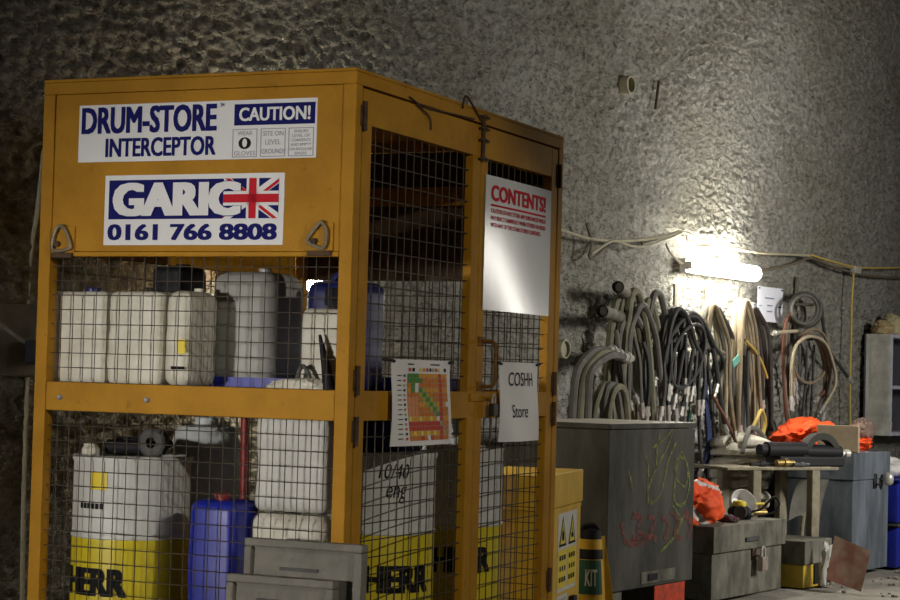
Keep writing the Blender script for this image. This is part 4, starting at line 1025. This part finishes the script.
# ------------------------------------------------------------------ cables, lamp, notice
def cable(label, m, r, pts, off=.05, cat='cable'):
    P3 = []
    for p in pts:
        q = wall_at(p[0], p[1], (p[2] if len(p) > 2 else off)); q = q+WN*bulge(q.z); P3.append(q)
    path = smooth_path(P3, 8); c = sum(path, V())/len(path)
    return tag(MB().tube(path, r, 7).build('cable', m, None, c), label, cat)
cable('cream cable strung along the wall from the cage to the yellow drop', M_cable, 0.0101, [(400, 214), (470, 222), (540, 225), (562, 231), (590, 239), (625, 241), (660, 237), (679, 232), (700, 240), (722, 246), (760, 253), (809, 256), (835, 264), (853, 269)], .06)
cable('second cream cable sagging below the first near the cage', M_cable, 0.0086, [(590, 254), (600, 247), (612, 241), (630, 246), (645, 246), (665, 239), (679, 233)], .075)
cable('brown cable dipping from the cable peak above the lamp', M_cableb, 0.0086, [(640, 244), (679, 233), (686, 241), (694, 246), (710, 246), (724, 248)], .05)
cable('thin dark wire dropping to the lamp from the cable run', M_cableb, .007, [(664, 244), (668, 252), (678, 262), (690, 267)], .05)
cable('dark cable running from the lamp past the yellow drop cable', M_cableb, 0.0108, [(752, 272), (775, 268), (795, 263), (809, 258), (830, 266), (853, 273), (880, 277), (912, 278)], .05)
cable('yellow cable running on towards the wall cupboard', M_cabley, 0.0079, [(809, 255), (832, 262), (853, 267), (880, 268), (912, 267)], .08)
cable('yellow cable hanging straight down the wall past the coils', M_cabley, 0.0094, [(852, 270), (851, 300), (851, 340), (850, 380), (850, 420), (849, 445)], .07)
cable('dark broken cable loop hooked on the wall beside the cage', M_cableb, .010, [(584, 224), (587, 232), (590, 244), (588, 256), (592, 258), (603, 248)], .06)
s, z = wall_sz(853, 270, .06); o = thing('junction_clip', 'small grey junction clip where the yellow cable drops', 'clip', wl(s, z, .08), -WY)
MB().box(-.03, .03, -.07, .07, -.03, .03, 0, .008).build('body', M_chrome, o)
# fluorescent battens: one above the hoses, one on the wall behind the cage
def batten(a, b, label, tm=M_tube):
    mid = (a+b)/2; ax = (b-a); hl = ax.length/2; tl = math.atan2(ax.z, math.hypot(ax.x, ax.y))
    o = thing('fluorescent_lamp', label, 'lamp', mid, -WY); o.rotation_euler = (tl, 0, -WY)
    MB().tube([(.01, -hl+.03, 0), (.01, hl-.03, 0)], .058, 16).build('tube', tm, o)
    MB().box(-.10, -.05, -hl, hl, -.05, .05, 0, .008).build('housing', M_lampb, o)
    for y in (-hl, hl): MB().box(-.05, .0, y-.03 if y > 0 else y, y if y > 0 else y+.03, -.03, .03, 0, .006).build('end_cap', M_lampb, o)
batten(wall_at(692, 265, .12), wall_at(755, 274, .12), 'glowing fluorescent batten lamp mounted on the wall above the hoses')
batten(wl(-.30, 1.875, .12), wl(.27, 1.86, .12), 'fluorescent batten lamp glimpsed through the mesh on the wall behind the cage', M_tube2)
# paper notice
s0, z0 = wall_sz(757, 321, .05); s1, z1 = wall_sz(783, 289, .05)
o = thing('paper_notice', 'white paper notice pinned to the wall under the lamp end', 'notice', wl(s0, z0, .05), -WY)
Wn, Hn = s1-s0, z1-z0
MB().box(-.002, .0, 0, Wn, 0, Hn, 0, 0).build('paper', mat('paper_bluish', (.74, .76, .86), .7, var=.04), o)
fn = lambda x, y: (.002, Wn*x, Hn*y)
mb = MB()
for x0, x1, y in ((.28, .66, .66), (.38, .60, .45), (.36, .60, .28)):       # handwriting too faint to read
    k = 14
    for i in range(k):
        xa, xb = x0+(x1-x0)*i/k, x0+(x1-x0)*(i+1)/k; ya, yb = y+(.03 if i % 2 else 0), y+(0 if i % 2 else .03)
        poly(mb, [(xa, ya), (xb, yb), (xb, yb+.018), (xa, ya+.018)], fn, 0)
quad(mb, .06, .16, .44, .46, fn, 0); quad(mb, .80, .94, .44, .47, fn, 0)
mb.build('handwriting', M_navy, o)
for x in (.05, .95): MB().box(.001, .008, Wn*x-.012, Wn*x+.012, Hn*.93, Hn*.97, 0, .002).build('pin', M_blk, o)
# wall cupboard
sA = (on_plane(890, 380, W0+WN*.24, WN)-W0).dot(WD); zA = on_plane(890, 436, W0+WN*.24, WN).z; zB = on_plane(890, 334, W0+WN*.24, WN).z
o = thing('wall_cupboard', 'open pale grey cupboard on the wall with yellow paper sacks on top', 'cupboard', wl(sA, zA, 0), -WY)
D_, W_, H_ = .24, 1.0, zB-zA; t = .03
MB().box(0.02, D_, 0, t, 0, H_, 0, .003).build('side', M_cup, o); MB().box(0.02, D_, W_-t, W_, 0, H_, 0, .003).build('side', M_cup, o)
for k, z in enumerate((0, H_*.46, H_-t)): MB().box(.021, D_-.001, t+.001, W_-t-.001, z, z+t, 0, .003).build('shelf', M_lilac, o)
MB().box(.005, .0195, 0, W_, 0, H_, 0, .002).build('back', M_cupi, o)
MB().box(D_+.0005, D_+.006, 0, .045, 0, H_, 0, .002).build('front_edge', M_lilac, o)
def cup_pt(y, z, x=.15): return wl(sA+y, zA+z, x)
for i, (y, z, w, d, h, m, lab) in enumerate(((.14, H_*.46+t+.001, .10, .10, .16, M_yel, 'yellow packet on the upper cupboard shelf'), (.20, t+.001, .14, .12, .13, M_pink, 'pink bag on the lower cupboard shelf'), (.13, H_*.46+t+.001, .0, 0, 0, None, ''),
        (.10, H_+.001, .24, .20, .12, mat('tan_paper', (.55, .42, .22), .8, var=.3, scale=9), 'tan paper sack at the near end on top of the cupboard'), (.34, H_+.001, .24, .2, .19, mat('cream_paper', (.66, .58, .34), .8, var=.3, scale=9), 'cream paper sack behind the tan one on top of the cupboard'))):
    if m is None: continue
    o = MB().bm(blob(d, w, h, .22, i+20), 0, True).build('paper_sack' if 'sack' in lab else ('packet' if 'packet' in lab else 'bag'), m); o.location = cup_pt(y, z, .13); o.rotation_euler = (0, 0, -WY)
    tag(o, lab, 'sack' if 'sack' in lab else 'packet')

s, z = wall_sz(613, 86, .0); o = thing('core_hole_pipe', 'short cream pipe end high on the wall past the cage top', 'pipe', wl(s, z, bulge(z)-.04), -WY)
MB().lathe([(.05, 0), (.062, 0), (.062, .09), (.05, .09), (.048, .05), (0, .05)], 22, Matrix.Rotation(math.pi/2, 4, 'Y')).build('pipe', M_cable, o)
s, z = wall_sz(647, 110, .03); o = thing('rebar_stub', 'rusty steel bar stub lying flat on the wall above the cable', 'bar', wl(s, z, bulge(z)+.02), -WY)
MB().tube([(0, -.01, 0), (.008, .02, .2)], .010, 8).build('bar', M_rust, o)
# dark fittings on the wall left of the cage
s, z = wall_sz(18, 340, .0); o = thing('junction_box', 'dark switch box on a grey plate on the wall beside the cage end post', 'junction box', wl(s, z, -.03), -WY)
MB().box(.0, .05, -.5, .10, -.16, .16, 0, .01).build('back_plate', M_grp, o); MB().box(.0505, .13, .02, .12, -.10, .0, 0, .006).build('switch_case', M_blk, o)
MB().tube([(.09, .07, .0), (.09, .07, .06)], .02, 10).build('gland', M_grd, o)
pts = [on_plane(px, py, C0+CV*.75, CV) for px, py in ((44, 150), (41, 180), (37, 215), (32, 245), (28, 290), (27, 380), (24, 480), (22, 610))]
path = smooth_path(pts, 8); c = sum(path, V())/len(path)
tag(MB().tube(path, .011, 7).build('rope', M_cable, None, c), 'grey rope hanging down beside the cage end post', 'rope')

# ------------------------------------------------------------------ light
w = bpy.data.worlds.new('world'); S.world = w; w.use_nodes = True
w.node_tree.nodes['Background'].inputs[0].default_value = (1, .87, .66, 1); w.node_tree.nodes['Background'].inputs[1].default_value = .02
def area(name, loc, target, size, e, col):
    l = bpy.data.lights.new(name, 'AREA'); l.shape = 'RECTANGLE'; l.size = size[0]; l.size_y = size[1]; l.energy = e; l.color = col
    o = bpy.data.objects.new(name, l); COL.objects.link(o); o.location = loc
    o.rotation_euler = (V(target)-V(loc)).to_track_quat('-Z', 'Z').to_euler(); return o
# tunnel battens outside the frame, further along the bay
fl = area('tunnel_batten_far', (6.8, 11.8, 3.0), (2.7, 13.9, 1.7), (1.3, .14), 80, (1, .97, .89)); fl.data.spread = math.radians(105)
area('tunnel_batten_low', (5.2, 13.4, 2.0), (.4, 9.0, 1.7), (.14, 1.6), 16, (1, .96, .87))
nl = area('cage_front_fill', (-7.8, -.9, 1.5), (-.9, 7.6, 1.25), (.5, .5), 13.5, (1, .94, .86)); nl.data.spread = math.radians(26)  # added fill lamp, beam narrowed to brighten only the cage front
# an added spotlight, coned to light the cage and leave the wall above dark
l = bpy.data.lights.new('cage_fill_spot', 'SPOT'); l.energy = 620; l.color = (1, .93, .80); l.spot_size = math.radians(26); l.spot_blend = .35; l.shadow_soft_size = .05
o = bpy.data.objects.new('cage_fill_spot', l); COL.objects.link(o); o.location = (4.0, 1.5, 3.6)
o.rotation_euler = (V((-.35, 8.2, .95))-V((4.0, 1.5, 3.6))).to_track_quat('-Z', 'Y').to_euler()
S.view_settings.view_transform = 'Standard'; S.view_settings.look = 'None'; S.view_settings.gamma = 1; S.view_settings.use_curve_mapping = False
S.view_settings.exposure = 0.0
